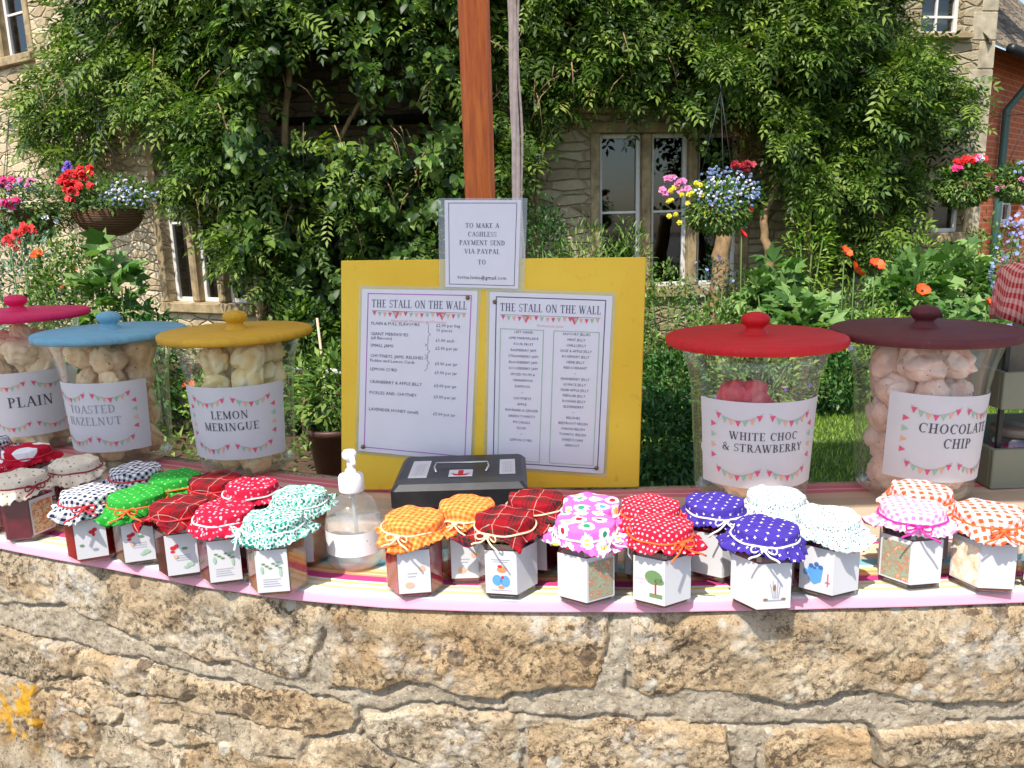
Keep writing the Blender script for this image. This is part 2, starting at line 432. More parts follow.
for i in range(na+1):
    a = (math.pi/2)*i/na; rows.append((.966+arc_r*a, arc_r*(1-math.cos(a)), .966+arc_r*math.sin(a), a))
for b_ in frange(arc_r+.01, .44, .015): rows.append((.966+arc_r*1.57+b_-arc_r, b_, 1.0, math.pi/2))
rows = np.array(rows); SS, WW = np.meshgrid(sv, rows[:, 0]); nr, ns = SS.shape
H = np.zeros_like(SS); ST = np.zeros_like(SS); TI = np.full_like(SS, .5); YL = np.zeros_like(SS); CP = np.zeros_like(SS)
wob = .007*vnoise(SS*28, WW*28, 3, 3); wob2 = .007*vnoise(SS*28+40, WW*28+9, 4, 3)
def sdf(P, X, Y):
    d = np.full(X.shape, 1e9); ins = np.zeros(X.shape, dtype=bool); n = len(P)
    for i in range(n):
        a, b = P[i], P[(i+1) % n]; e = b-a; wx = X-a[0]; wy = Y-a[1]
        t = np.clip((wx*e[0]+wy*e[1])/(e@e+1e-12), 0, 1)
        d = np.minimum(d, np.hypot(wx-e[0]*t, wy-e[1]*t))
        c = ((a[1] > Y) != (b[1] > Y)) & (X < (b[0]-a[0])*(Y-a[1])/(b[1]-a[1]+1e-12)+a[0]); ins ^= c
    return np.where(ins, d, -d)
big = vnoise(SS*9, WW*9, 7, 4); mid = vnoise(SS*34, WW*34, 8, 4); fin = vnoise(SS*120, WW*120, 9, 3)
gr_ = vnoise(SS*330, WW*330, 19, 2)
H += .0035*mid+.0022*fin+.0012*gr_+.0018
for P, t, yl, cp in polys:
    i0, i1 = np.searchsorted(sv, [P[:, 0].min()-.03, P[:, 0].max()+.03]); 
    if i1 <= i0: continue
    j0, j1 = np.searchsorted(rows[:, 0], [P[:, 1].min()-.03, P[:, 1].max()+.03])
    sl_ = (slice(j0, j1), slice(i0, i1))
    if j1 <= j0: continue
    d = sdf(P, SS[sl_]+wob[sl_], WW[sl_]+wob2[sl_])+(.0015 if cp else .0028)
    rr = .006 if cp else .0035
    e = np.clip(d/rr, 0, 1); prof = np.sqrt(1-(1-e)**2)
    seed = t*50
    hh = (.0075 if cp else .0085+.004*math.sin(seed*3))*prof + (.008 if cp else .006)*big[sl_]*e + .0060*mid[sl_]*e + .0034*fin[sl_]*e + .0014*gr_[sl_]*e \
        + np.maximum(0, np.round(mid[sl_]*3)/3-mid[sl_])*.004*e
    if not cp: hh += e*((SS[sl_]-P[:, 0].mean())*.05*math.sin(seed)+(WW[sl_]-P[:, 1].mean())*.12*math.cos(seed*2))
    ex = np.clip((-d-.0005)/.005, 0, 1)*np.clip((.011+d)/.006, 0, 1)
    crack = (vnoise(SS[sl_]*18+seed, WW[sl_]*18, 21, 2) > .02)*.008
    H[sl_] = np.where(d > 0, np.maximum(H[sl_], hh), H[sl_]-(ex*crack*1.2))
    ins = d > 0
    ST[sl_] = np.where(ins, 1, ST[sl_]); TI[sl_] = np.where(ins, t, TI[sl_]); YL[sl_] = np.where(ins, yl, YL[sl_]); CP[sl_] = np.where(ins, cp, CP[sl_])
# the drawn crack under the mortar band
crk = np.array([px2s(a, b) for a, b in [(-60,600),(0,630),(60,650),(130,665),(200,682),(300,703),(400,713),(470,715),(560,723),(640,727),(760,731),(900,728),(1024,726),(1100,726)]])
cz = np.interp(SS, crk[:, 0], crk[:, 1]); dd = np.abs(WW-cz+.002*mid)
H -= np.clip(1-dd/.0035, 0, 1)*.007*(vnoise(SS*6, WW*6, 33, 2) > -.35)*(ST < .5)
H[:, :] = np.where(rows[:, 3][:, None] > .75, np.minimum(H, .001)*.6, H); H[:, :] = np.where((rows[:, 3][:, None] > .3) & (rows[:, 3][:, None] <= .75), np.minimum(H, .006), H)
# back face
bo = rows[:, 1][:, None]; tl = rows[:, 3][:, None]
X0, Y0, DX, DY = path(SS, 0.0)
X = X0 - DY*(bo-np.cos(tl)*H); Y = Y0 + DX*(bo-np.cos(tl)*H); Z = rows[:, 2][:, None]+np.sin(tl)*H
V = np.stack([X, Y, Z], -1).reshape(-1, 3)
ii, jj = np.meshgrid(np.arange(nr-1), np.arange(ns-1), indexing='ij'); a = (ii*ns+jj).ravel()
F = np.stack([a, a+1, a+ns+1, a+ns], 1)
colr = np.stack([TI, YL, CP, np.ones_like(TI)], -1).reshape(-1, 4)
fm = (ST.reshape(-1)[a] < .5).astype(int)

def stone_material(name, mortar=False):
    k = NT(name); p = k.pos; at = k.n('Attribute', attribute_name='tint'); sx = k.n('SeparateColor'); k.l(at.outputs['Color'], sx.inputs[0])
    if mortar:
        c = k.ramp(k.noise(p, 22, 6, .65), [(.25, hx('887a66')), (.5, hx('aa9d88')), (.75, hx('beb29e'))])
        c = k.mix(k.ramp(k.noise(p, 150, 3), [(.56, (0,0,0)), (.64, (.75,.75,.75))]), c, hx('6a5d4e')); c = k.mix(k.ramp(k.noise(p, 45, 6, .75), [(.50, (0,0,0)), (.62, (.6,.6,.6))]), c, hx('8c7c66')); c = k.mix(k.ramp(k.noise(p, 260, 3, .6), [(.60, (0,0,0)), (.66, (.7,.7,.7))]), c, hx('d8d0c0'))
    else:
        c = k.ramp(k.noise(p, 13, 8, .68, .8), [(.22, hx('6c604f')), (.38, hx('92836c')), (.5, hx('ab9c83')), (.63, hx('c0b299')), (.8, hx('d2c9b8'))])
        c = k.mix(k.math('MULTIPLY', k.ramp(k.noise(k.mapping(p, (1,1,2.6)), 8, 4, .6), [(.42, (0,0,0)), (.62, (1,1,1))]), .38), c, hx('b89870'))
        tn = k.ramp(sx.outputs[0], [(0, (.70,.62,.54)), (.35, (.95,.86,.74)), (.6, (1,1,1)), (.8, (.86,.86,.86)), (1, (1.0,1.04,1.1))]); c = k.mix(1.0, c, tn, 'MULTIPLY')
        # brown-black lichen crust in bands
        m1 = k.ramp(k.noise(k.mapping(p, (1,1,2.2)), 10, 3, .5), [(.42, (0,0,0)), (.56, (1,1,1))])
        m2 = k.ramp(k.noise(p, 85, 7, .8, .3), [(.515, (0,0,0)), (.545, (1,1,1))])
        c = k.mix(k.math('MULTIPLY', k.math('MULTIPLY', m1, m2), .82), c, hx('493c32'))
        c = k.mix(k.math('MULTIPLY', k.ramp(k.noise(p, 170, 4, .7), [(.56, (0,0,0)), (.62, (1,1,1))]), .6), c, hx('4b4036'))
        c = k.mix(.35, c, k.ramp(k.noise(p, 420, 3, .7), [(.35, (.35,.32,.28)), (.5, (.75,.72,.68)), (.65, (1,1,1))]), 'OVERLAY')
        # pale round lichens
        v = k.vor(p, 24, 1.0); dsum = k.math('ADD', v.outputs['Distance'], k.math('MULTIPLY', k.noise(p, 90, 3), .25))
        sel = k.n('SeparateColor'); k.l(v.outputs['Color'], sel.inputs[0])
        lm = k.math('MULTIPLY', k.math('LESS_THAN', dsum, .36), k.math('GREATER_THAN', sel.outputs[0], .72))
        c = k.mix(k.math('MULTIPLY', lm, .75), c, hx('c9c3b2'))
        gm = k.math('MULTIPLY', k.math('LESS_THAN', dsum, .42), k.math('LESS_THAN', sel.outputs[0], .12))
        c = k.mix(k.math('MULTIPLY', gm, .7), c, hx('5a4a3e'))
        wm = k.math('MULTIPLY', k.ramp(k.noise(p, 7, 3, .6), [(.54, (0,0,0)), (.62, (1,1,1))]), k.ramp(k.noise(p, 60, 5, .7), [(.42, (0,0,0)), (.56, (1,1,1))]))
        c = k.mix(k.math('MULTIPLY', wm, .55), c, hx('d4cfc4'))
        # yellow lichen
        ym = k.math('MULTIPLY', k.ramp(k.noise(p, 20, 5, .7), [(.46, (0,0,0)), (.54, (1,1,1))]), k.math('ADD', k.math('MULTIPLY', sx.outputs[1], .9), 0.0))
        c = k.mix(ym, c, hx('d29a1c'))
    k.base(c); k.rough(.92); k.b.inputs['Specular IOR Level'].default_value = .2
    h = k.math('ADD', k.math('MULTIPLY', k.noise(p, 90, 8, .75), .6), k.math('MULTIPLY', k.noise(p, 330, 4, .7), .4))
    k.bump(h, 1.0 if not mortar else .8, .006); return k.mat
M_stone = stone_material('coping and rubble stone'); M_mortar = stone_material('lime mortar', True)
wall = empty('stone_wall', (0, 0, 0), 0, 'low lichened dry limestone wall with a curved line of broad coping stones', 'wall')
cpm = CP.reshape(-1)[a] > .5
coping_F = F[(fm == 0) & cpm]; rub_F = F[(fm == 0) & ~cpm]; mor_F = F[fm == 1]
def sub(name, FF, mt):
    u, inv = np.unique(FF, return_inverse=True)
    o = np_mesh(name, V[u], inv.reshape(FF.shape), mt, wall, True, None, colr[u]); return o
sub('coping', coping_F, M_stone); sub('rubble_stonework', rub_F, M_stone); sub('mortar', mor_F, M_mortar)
bx_, by_, _, _ = path(sv, .44)
nb = len(sv); VB = np.concatenate([np.stack([bx_, by_, np.full(nb, 1.0)], 1), np.stack([bx_, by_, np.zeros(nb)], 1)])
q = np.arange(nb-1); np_mesh('back_face', VB, np.stack([q+1, q, q+nb, q+nb+1], 1), M_mortar, wall, False, None, np.tile([.5,0,0,1], (len(VB), 1)))

# ================================================================== TABLECLOTH (striped runner on the wall top)
def stripes_mat():
    k = NT('striped cotton'); sep = k.n('SeparateXYZ'); k.l(k.uv, sep.inputs[0]); v = sep.outputs[1]
    pk, wh, ol, ma, orr, tq, bg_, rd = hx('e4a0b4'), hx('dcd6d2'), hx('c4c890'), hx('c63f7c'), hx('f2a073'), hx('7fb8c0'), hx('c9a98f'), hx('cf7078')
    f = k.math('DIVIDE', v, .42)
    st = [(0,pk),(.012,wh),(.027,ol),(.033,wh),(.042,hx('ddc070')),(.047,wh),(.052,ma),(.066,orr),(.071,hx('f6c79e')),(.075,orr),(.081,hx('f2d48a')),(.09,wh),(.097,tq),(.118,bg_),
          (.128,hx('d9c2a8')),(.165,ma),(.172,wh),(.182,bg_),(.235,hx('e0c0b0')),(.25,bg_),(.30,hx('b79f86')),(.345,bg_),(.37,rd),(.385,hx('e3a6a6')),(.39,rd),(.405,hx('c98a86'))]
    st = [(p/.42, c) for p, c in st]
    a_, b_ = st[:13], st[13:]
    c1 = k.ramp(f, [(p, c) for p, c in a_], 'CONSTANT'); c2 = k.ramp(f, b_, 'CONSTANT')
    c = k.mix(k.math('GREATER_THAN', f, b_[0][0]), c1, c2)
    k.base(c); k.rough(.85); u = k.mapping(k.uv, (900, 900, 1))
    k.bump(k.noise(k.uv, 60, 3), .25, .003); return k.mat
sc = np.array(frange(-2.0, 1.75, .008)); vc = np.array([-.014,-.012,-.008,-.004]+frange(0, .40, .008)+[.405,.41,.414])
SC, VC = np.meshgrid(sc, vc); lift = .0045+.0012*vnoise(SC*7, VC*9, 51, 3)+.001*vnoise(SC*25, VC*12, 52, 2)
edge = .004*vnoise(SC*3, VC*0+.5, 53, 2)
cxx, cyy, cdx, cdy = path(SC, np.clip(VC, -.001, .409)+edge)
ZC = 1.0015+np.maximum(lift, .003); ZC = np.where(VC < -.001, 1.004-(-VC)*.75, ZC)+np.where(VC < -.001, .0012*vnoise(SC*9, VC*0, 54, 2), 0); 
sag = np.where((SC > -.33) & (SC < -.18), .0, 0)
Vc = np.stack([cxx, cyy-np.where(VC < -.001, (-VC)*.25, 0), ZC], -1).reshape(-1, 3)
nr2, ns2 = SC.shape; ii, jj = np.meshgrid(np.arange(nr2-1), np.arange(ns2-1), indexing='ij'); aa = (ii*ns2+jj).ravel()
cl = np_mesh('tablecloth', Vc, np.stack([aa, aa+1, aa+ns2+1, aa+ns2], 1), stripes_mat(), None, True)
uvl = cl.data.uv_layers.new(name='UVMap'); li = np.empty(len(cl.data.loops), dtype=np.int32); cl.data.loops.foreach_get('vertex_index', li)
uvs = np.stack([SC.ravel(), np.clip(VC.ravel()+.014, 0, 1)*.98], 1)[li]; uvl.data.foreach_set('uv', uvs.astype(np.float32).ravel())
tag(cl, 'pink, white and orange striped cloth laid along the top of the stone wall', 'tablecloth')
md = cl.modifiers.new('thick', 'SOLIDIFY'); md.thickness = .0018; md.offset = -1

# ================================================================== GROUND
def ground_mat():
    k = NT('garden soil'); p = k.pos
    c = k.ramp(k.noise(p, 6, 6, .7), [(.3, hx('3a2c1e')), (.55, hx('5b4630')), (.75, hx('7a6142'))])
    k.base(c); k.rough(.95); k.bump(k.noise(p, 30, 5, .7), .8, .02); return k.mat
b = MB(); b.add([(-150,-100,0),(150,-100,0),(150,200,0),(-150,200,0)], [(0,1,2,3)])
tag(b.build('ground', ground_mat()), kind='structure')
k = NT('road surface'); p = k.pos
k.base(k.ramp(k.noise(p, 40, 6, .7), [(.3, hx('6e6b65')), (.6, hx('85817a')), (.8, hx('96928a'))])); k.rough(.9); k.bump(k.noise(p, 200, 4), .5, .01); M_road = k.mat
b = MB(); b.add([(-70,-60,.004),(70,-60,.004),(70,.55,.004),(-70,.55,.004)], [(0,1,2,3)]); tag(b.build('road', M_road), kind='structure')
k = NT('mown turf'); p = k.pos
k.base(k.ramp(k.noise(p, 3, 5, .7), [(.3, hx('34481a')), (.6, hx('4f6b22')), (.8, hx('6d8030'))])); k.rough(.9); k.bump(k.noise(p, 60, 4, .7), .9, .02); M_turf = k.mat
b = MB(); pts = [(.2,1.45),(9,1.5),(10,7.2),(6.0,7.6),(3.0,6.6),(1.2,6.2),(-.3,5.0),(-.6,2.2)]
b.add([(x, y, .006) for x, y in pts], [tuple(range(len(pts)))]); tag(b.build('lawn', M_turf), kind='structure')

# ================================================================== HOUSES
def masonry(name, c0, c1, c2, sc=(3.2, 3.2, 10), joint='9c8c6c', bumpy=.9, jw=.045):
    k = NT(name); p = k.mapping(k.obj, sc); wv = k.noise(k.obj, 3.5, 3, .6, 0, 'Color')
    vm = k.n('VectorMath', operation='ADD'); sc2 = k.n('VectorMath', operation='SCALE'); k.l(wv, sc2.inputs[0]); sc2.inputs['Scale'].default_value = .4
    k.l(p, vm.inputs[0]); k.l(sc2.outputs[0], vm.inputs[1]); q = vm.outputs[0]
    e = k.vor(q, 1.0, .85, 'DISTANCE_TO_EDGE').outputs['Distance']; cell = k.vor(q, 1.0, .85).outputs['Color']
    sx = k.n('SeparateColor'); k.l(cell, sx.inputs[0])
    c = k.ramp(k.math('ADD', k.math('MULTIPLY', sx.outputs[0], .55), k.math('MULTIPLY', k.noise(k.obj, 14, 6, .7), .5)), [(.2, c0), (.5, c1), (.85, c2)])
    mj = k.ramp(e, [(0, (1,1,1)), (jw, (1,1,1)), (jw*2, (0,0,0))])
    c = k.mix(k.math('MULTIPLY', mj, .55), c, hx(joint)); k.base(c); k.rough(.92)
    hgt = k.math('ADD', k.ramp(e, [(0, (0,0,0)), (jw*2.5, (1,1,1))]), k.math('MULTIPLY', k.noise(k.obj, 40, 5, .7), .5))
    k.bump(hgt, bumpy, .03); return k.mat
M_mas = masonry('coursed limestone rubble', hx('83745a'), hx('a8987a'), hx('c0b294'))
M_masL = masonry('sunlit tone limestone rubble', hx('a08c6c'), hx('c4b08c'), hx('d8c8a8'), (3.6, 3.6, 11), 'b8a888')  # paler copy of the cottage rubble, sunlight put into its colour
M_ash = plain('dressed golden limestone', hx('9c8866'), .85, var=.4, scale=9, bump=.5)
M_white = plain('old white joinery paint', (.72,.7,.66), .5, var=.06)
M_dark = plain('unlit room', (.02,.019,.018), .9)  # near-black colour paints in the darkness behind the windows
M_pane = thin_glass('window glass', (.6,.62,.62), ior=1.4)
M_curt = plain('pale curtain', (.5,.48,.45), .9)
M_lead = plain('black painted metal', (.015,.016,.018), .4)

def facade(root, A, B, zt, holes, thick=.35, mt=None, name='wall'):
    """wall from A to B (front line), holes = [(u0,u1,z0,z1)] in metres along; pieces tiled round the holes; one mesh"""
    A = Vector((*A, 0)); B = Vector((*B, 0)); L = (B-A).length; d = (B-A)/L; n = Vector((d.y, -d.x, 0))
    us = sorted({0, L, *[h[0] for h in holes], *[h[1] for h in holes]}); zs = sorted({0, zt, *[h[2] for h in holes], *[h[3] for h in holes]})
    b = MB(); P = lambda u, z, o=0: tuple(A+d*u+n*o+Vector((0, 0, z)))
    inh = lambda u, z: any(h[0] < u < h[1] and h[2] < z < h[3] for h in holes)
    for u0, u1 in zip(us, us[1:]):
        for z0, z1 in zip(zs, zs[1:]):
            if not inh((u0+u1)/2, (z0+z1)/2): b.add([P(u0,z0), P(u1,z0), P(u1,z1), P(u0,z1)], [(0,1,2,3)])
    for u0, u1, z0, z1 in holes:
        t = -thick
        b.add([P(u0,z0),P(u0,z1),P(u0,z1,t),P(u0,z0,t)], [(0,1,2,3)]); b.add([P(u1,z0),P(u1,z0,t),P(u1,z1,t),P(u1,z1)], [(0,1,2,3)])
        b.add([P(u0,z0),P(u0,z0,t),P(u1,z0,t),P(u1,z0)], [(0,1,2,3)]); b.add([P(u0,z1),P(u1,z1),P(u1,z1,t),P(u0,z1,t)], [(0,1,2,3)])
    o = b.build(name, mt, root)
    return P, d, n
def orient(d, n):
    return Matrix((d, -n, Vector((0, 0, 1)))).transposed()      # local x along wall, y into wall, z up
def window(root, P, d, n, u0, u1, z0, z1, lights, bars=(1,), stone=True, curtain=False, name='window'):
    """stone mullioned window: surround, mullions, white casements with panes, dark room"""
    M = orient(d, n); cen = lambda u, z, o: P(u, z, o)
    g = MB()
    if stone:
        t = .11
        g.box(cen((u0+u1)/2, z1+t/2+.002, -.05), (u1-u0+2*t+.1, .16, t), 0, M, .01)      # lintel
        g.box(cen((u0+u1)/2, z0-t/2-.002, -.03), (u1-u0+2*t, .2, t), 0, M, .01)          # sill
        for u in (u0-t/2-.002, u1+t/2+.002): g.box(cen(u, (z0+z1)/2, -.06), (t, .16, z1-z0), 0, M, .01)
        wl = (u1-u0)/lights
        for i in range(1, lights): g.box(cen(u0+wl*i, (z0+z1)/2, -.08), (.11, .14, z1-z0-.004), 0, M, .02)
    else:
        g.box(cen((u0+u1)/2, z0-.03, -.02), (u1-u0+.16, .2, .06), 0, M, .008)
    fr = g.build(name, M_ash, root)
    wl = (u1-u0)/lights
    for i in range(lights):
        a = u0+wl*i+(.055 if i else 0); c = u0+wl*(i+1)-(.055 if i < lights-1 else 0)
        f = MB(); t = .05
        for (x, z, w_, h_) in ((a+t/2, (z0+z1)/2, t, z1-z0), (c-t/2, (z0+z1)/2, t, z1-z0), ((a+c)/2, z1-t/2, c-a-2*t, t), ((a+c)/2, z0+t/2, c-a-2*t, t)):
            f.box(cen(x, z, -.13), (w_-.002, .05, h_-.002), 0, M, .005)
        for j in range(1, bars[0]+1): f.box(cen((a+c)/2, z0+(z1-z0)*j/(bars[0]+1), -.13), (c-a-2*t, .03, .025), 0, M)
        if len(bars) > 1:
            for j in range(1, bars[1]+1): f.box(cen(a+(c-a)*j/(bars[1]+1), (z0+z1)/2, -.13), (.025, .028, z1-z0-2*t), 0, M)
        f.build('casement', M_white, fr)
        MB().box(cen((a+c)/2, (z0+z1)/2, -.14), (c-a-2*t-.004, .004, z1-z0-2*t-.004), 0, M).build('pane', M_pane, fr)
        if curtain: MB().box(cen((a+c)/2, (z0+z1)/2, -.3), (c-a, .02, z1-z0), 0, M).build('curtain', M_curt, fr)
    return fr
def hitwall(px, py, A, B):
    d = ray(px, py); A = np.array(A); B = np.array(B); e = B-A
    t, u = np.linalg.solve(np.array([[d[0], -e[0]], [d[1], -e[1]]]), A); L = np.hypot(*e)
    return u*L, CZ+d[2]*t
cottage = empty('stone_cottage', (0, 9, 0), 0, 'honey coloured stone cottage with mullioned windows, half hidden by climber', 'house'); cottage.location = (0,0,0)
A_, B_ = (-2.65, 8.35), (5.66, 9.48); D_ = (-8.6, 11.7)
u600, z_t = hitwall(600, 133, A_, B_); u740, _ = hitwall(742, 137, A_, B_); _, z_b = hitwall(640, 288, A_, B_)
uw0, zw1 = hitwall(936, 168, A_, B_); uw1, zw0 = hitwall(962, 232, A_, B_)
ux0, zx1 = hitwall(926, -46, A_, B_); ux1, zx0 = hitwall(963, 34, A_, B_)
ud0, zd1 = hitwall(262, 42, A_, B_); ud1, _ = hitwall(440, 42, A_, B_)  # porch recess added behind the climber so its hollow turns dark
zf1 = 2.55
holes = [(u600, u740, z_b, z_t), (uw0, uw1, zw0, zw1), (ux0, ux1, zx0, zx1), (ud0, ud1, .02, zd1)]
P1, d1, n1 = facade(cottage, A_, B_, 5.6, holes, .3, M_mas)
window(cottage, P1, d1, n1, u600, u740, z_b, z_t, 3, (1,))
window(cottage, P1, d1, n1, uw0, uw1, zw0, zw1, 1, (1,), curtain=True)
window(cottage, P1, d1, n1, ux0, ux1, zx0, zx1, 1, (3, 1), stone=False, curtain=True)
Mo = orient(d1, n1)
dr = MB().box(P1((ud0+ud1)/2, 1.1, -1.2), (.95, .05, 2.14), 0, Mo).build('door', plain('dark green door paint', (.02,.03,.025), .5), cottage)  # dark door added inside that recess
MB().box(P1((ud0+ud1)/2+.38, 1.05, -1.165), (.03, .05, .1), 0, Mo, .01).build('handle', M_lead, dr)
# left wing: runs back to the left in full sun
v0, _z = hitwall(238, 200, D_, A_); v1, _ = hitwall(158, 200, D_, A_); va, vb = min(v0, v1), max(v0, v1)
_, zl0 = hitwall(178, 302, D_, A_); _, zl1 = hitwall(150, 142, D_, A_)
vu0, zu0 = hitwall(-28, 66, D_, A_); vu1, zu1 = hitwall(16, -40, D_, A_)
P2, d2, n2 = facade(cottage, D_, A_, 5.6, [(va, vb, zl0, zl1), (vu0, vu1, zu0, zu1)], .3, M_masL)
window(cottage, P2, d2, n2, va, vb, zl0, zl1, 3, (1,))
window(cottage, P2, d2, n2, vu0, vu1, zu0, zu1, 2, (1,))
M2 = orient(d2, n2)
for (Pq, Mq, a_, b_, zt_) in ((P2, M2, va, vb, zl1), (P1, Mo, u600, u740, z_t)):
    g = MB(); g.box(Pq((a_+b_)/2, zt_+.24, .05), (b_-a_+.72, .16, .07), 0, Mq, .02)
    for u in (a_-.32, b_+.32): g.box(Pq(u, zt_+.15, .045), (.08, .13, .13), 0, Mq, .015)
    g.build('dripstone', M_ash, cottage)
M_pil = plain('pale corner stone', hx('aea188'), .9, var=.3, scale=8, bump=.6)
for i in range(18):          # corner stones
    z = .16+i*.31; wq = .30 if i % 2 else .2
    MB().box(P1((B_[0]-A_[0])*1.0093-wq/2+.012, z, -.1), (wq, .216, .296), 0, Mo, .006).build('quoin', M_pil, cottage)
# side, back and roof, seen only from elsewhere
g = MB(); tp = 5.6
g.add([(B_[0],B_[1],0),(6.9,14.5,0),(6.9,14.5,tp),(B_[0],B_[1],tp)], [(0,1,2,3)])
g.add([(6.9,14.5,0),(-8,16.5,0),(-8,16.5,tp),(6.9,14.5,tp)], [(0,1,2,3)]); g.add([(-8,16.5,0),(D_[0],D_[1],0),(D_[0],D_[1],tp),(-8,16.5,tp)], [(0,1,2,3)])
g.build('side_walls', M_mas, cottage)
M_slate = masonry('stone slates', hx('5d4f40'), hx('80705a'), hx('9c8c70'), (5, 3, 14), '2f2820', 1.0, .03)
rf = MB(); ridge = [(-8.4,14.1,8.4),(6.6,12.0,8.4)]
E0, E1, E2, E3, E4 = (D_[0]-.2,D_[1]-.3,5.55), (A_[0],A_[1]-.3,5.55), (B_[0]+.2,B_[1]-.3,5.55), (7.1,14.8,5.55), (-8.3,16.8,5.55)
rf.add([E0,E1,E2,ridge[1],ridge[0]], [(0,1,4),(1,3,4),(1,2,3)]); rf.add([E3,E4,ridge[0],ridge[1]], [(0,1,2,3)]); rf.add([E2,E3,ridge[1]], [(0,1,2)]); rf.add([E4,E0,ridge[0]], [(0,1,2)])
rf.build('roof', M_slate, cottage)
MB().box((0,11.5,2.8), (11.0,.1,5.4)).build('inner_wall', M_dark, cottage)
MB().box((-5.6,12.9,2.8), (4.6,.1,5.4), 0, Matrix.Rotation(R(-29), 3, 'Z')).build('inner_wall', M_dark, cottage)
MB().box(P1((ud0+ud1)/2, zd1/2, -1.3), (ud1-ud0+.8, .06, zd1+.3), 0, Mo).build('added_recess_back', M_mas, cottage)  # closes the recess added for shade
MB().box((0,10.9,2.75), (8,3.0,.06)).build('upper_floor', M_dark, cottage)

# brick house set back at the right
bh = empty('brick_house', (6.2, 11.0, 0), 0, 'orange brick house with stone slate roof and green drainpipe at the right edge', 'house')
bh.location = (0,0,0)
k = NT('orange brick'); bt = k.n('TexBrick'); 
Ab, Bb = (5.85, 10.1), (9.2, 13.1)
ang = math.atan2(Bb[1]-Ab[1], Bb[0]-Ab[0])
mp = k.mapping(k.mapping(k.obj, (1,1,1), (0,0,-ang)), (1,1,1), (R(90),0,0)); k.l(mp, bt.inputs['Vector'])
bt.inputs['Scale'].default_value = 1; bt.inputs['Brick Width'].default_value = .225; bt.inputs['Row Height'].default_value = .075; bt.inputs['Mortar Size'].default_value = .007
bt.inputs['Color1'].default_value = (*hx('b4552d'), 1); bt.inputs['Color2'].default_value = (*hx('94401f'), 1); bt.inputs['Mortar'].default_value = (*hx('b9a68c'), 1)
k.l(k.mix(k.noise(k.obj, 5, 4), bt.outputs[0], hx('c8683c')), k.b.inputs['Base Color']); k.rough(.9); M_brick = k.mat
ub0, zb1 = hitwall(1000, 163, Ab, Bb); ub1, zb0 = hitwall(1018, 222, Ab, Bb); 
_, ze = hitwall(995, 66, Ab, Bb)
P3, d3, n3 = facade(bh, Ab, Bb, 3.55, [(ub0, ub1, zb0, zb1)], .25, M_brick)
window(bh, P3, d3, n3, ub0, ub1, zb0, zb1, 1, (2, 2), stone=False, curtain=True)
M3 = orient(d3, n3)
rf = MB(); Lb = math.hypot(Bb[0]-Ab[0], Bb[1]-Ab[1])
for i in range(24):     # overlapping slate courses
    a0 = .32-i*.15; z0 = 3.42+i*.18
    rf.add([P3(-.7,z0,a0),P3(Lb+.1,z0,a0),P3(Lb+.1,z0+.21,a0-.17),P3(-.7,z0+.21,a0-.17),P3(-.7,z0-.04,a0+.005),P3(Lb+.1,z0-.04,a0+.005)], [(0,1,2,3),(4,5,1,0)])
rf.build('roof', M_slate, bh)
MB().box(P3(.9, 4.75, -.2), (.7, .8, .9), 0, M3, .01).build('dormer', M_mas, bh)
MB().box(P3(.9, 4.75, .26), (.5, .02, .55), 0, M3, .005).build('dormer_window', M_white, bh)
b = MB(); b.tube([P3(-.1, 3.38, .38), P3(Lb+.1, 3.38, .38)], .06, 10); b.build('gutter', M_lead, bh, True)
b = MB(); up_, zp_ = hitwall(1001, 100, Ab, Bb); b.tube([P3(up_+.12, 3.36, .36), P3(up_+.08, 3.1, .28), P3(up_, 2.8, .08), P3(up_, 1.5, .08), P3(up_, 0, .08)], .05, 10); b.build('drainpipe', plain('dark green pipe paint', (.05,.12,.1), .45), bh, True)
g = MB(); c_ = (Ab[0]+3.2, Ab[1]+6.2)
g.add([(*Ab,0),(4.0,13.8,0),(4.0,13.8,3.55),(*Ab,3.55)], [(0,1,2,3)]); g.add([(*Bb,0),(*Bb,3.55),(7.2,16.8,3.55),(7.2,16.8,0)], [(0,1,2,3)])
g.add([P3(0,3.5,.1), P3(0,7.7,-3.3), P3(0,3.5,-6.6)], [(0,1,2)]); g.add([P3(-.1,7.75,-3.25), P3(Lb+.1,7.75,-3.25), P3(Lb+.1,3.4,-6.6), P3(-.1,3.4,-6.6)], [(0,1,2,3)])
g.build('side_walls', M_mas, bh)
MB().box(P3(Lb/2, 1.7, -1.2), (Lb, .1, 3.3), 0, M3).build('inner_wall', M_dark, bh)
# ================================================================== STALL
Z0 = 1.0075     # top of the cloth
def face_cam(x, y): return math.atan2(x, y)      # rz turning local -Y towards the camera (negated below)
# ---------------- fabrics (pattern follows the flat cloth, metres in UV)
def fab(name, fn, rough=.85):
    k = NT(name); k.base(fn(k)); k.rough(rough); k.b.inputs['Specular IOR Level'].default_value = .2
    k.bump(k.math('ADD', k.noise(k.uv, 1100, 2), k.math('MULTIPLY', k.noise(k.uv, 120, 3), 1.5)), .5, .0012)
    return k.mat
def uvxy(k, rot=0.0, sc=1.0):
    s_ = k.n('SeparateXYZ'); k.l(k.mapping(k.uv, (sc, sc, 1), (0, 0, rot)), s_.inputs[0]); return s_.outputs[0], s_.outputs[1]
def gingham(c, per=.009, w_=(.86,.84,.82), rot=.3):
    def fn(k):
        x, y = uvxy(k, rot, 1/per); a = k.math('GREATER_THAN', k.math('FRACT', x), .5); b_ = k.math('GREATER_THAN', k.math('FRACT', y), .5)
        return k.mix(k.math('MULTIPLY', k.math('ADD', a, b_), .5), w_, c)
    return fn
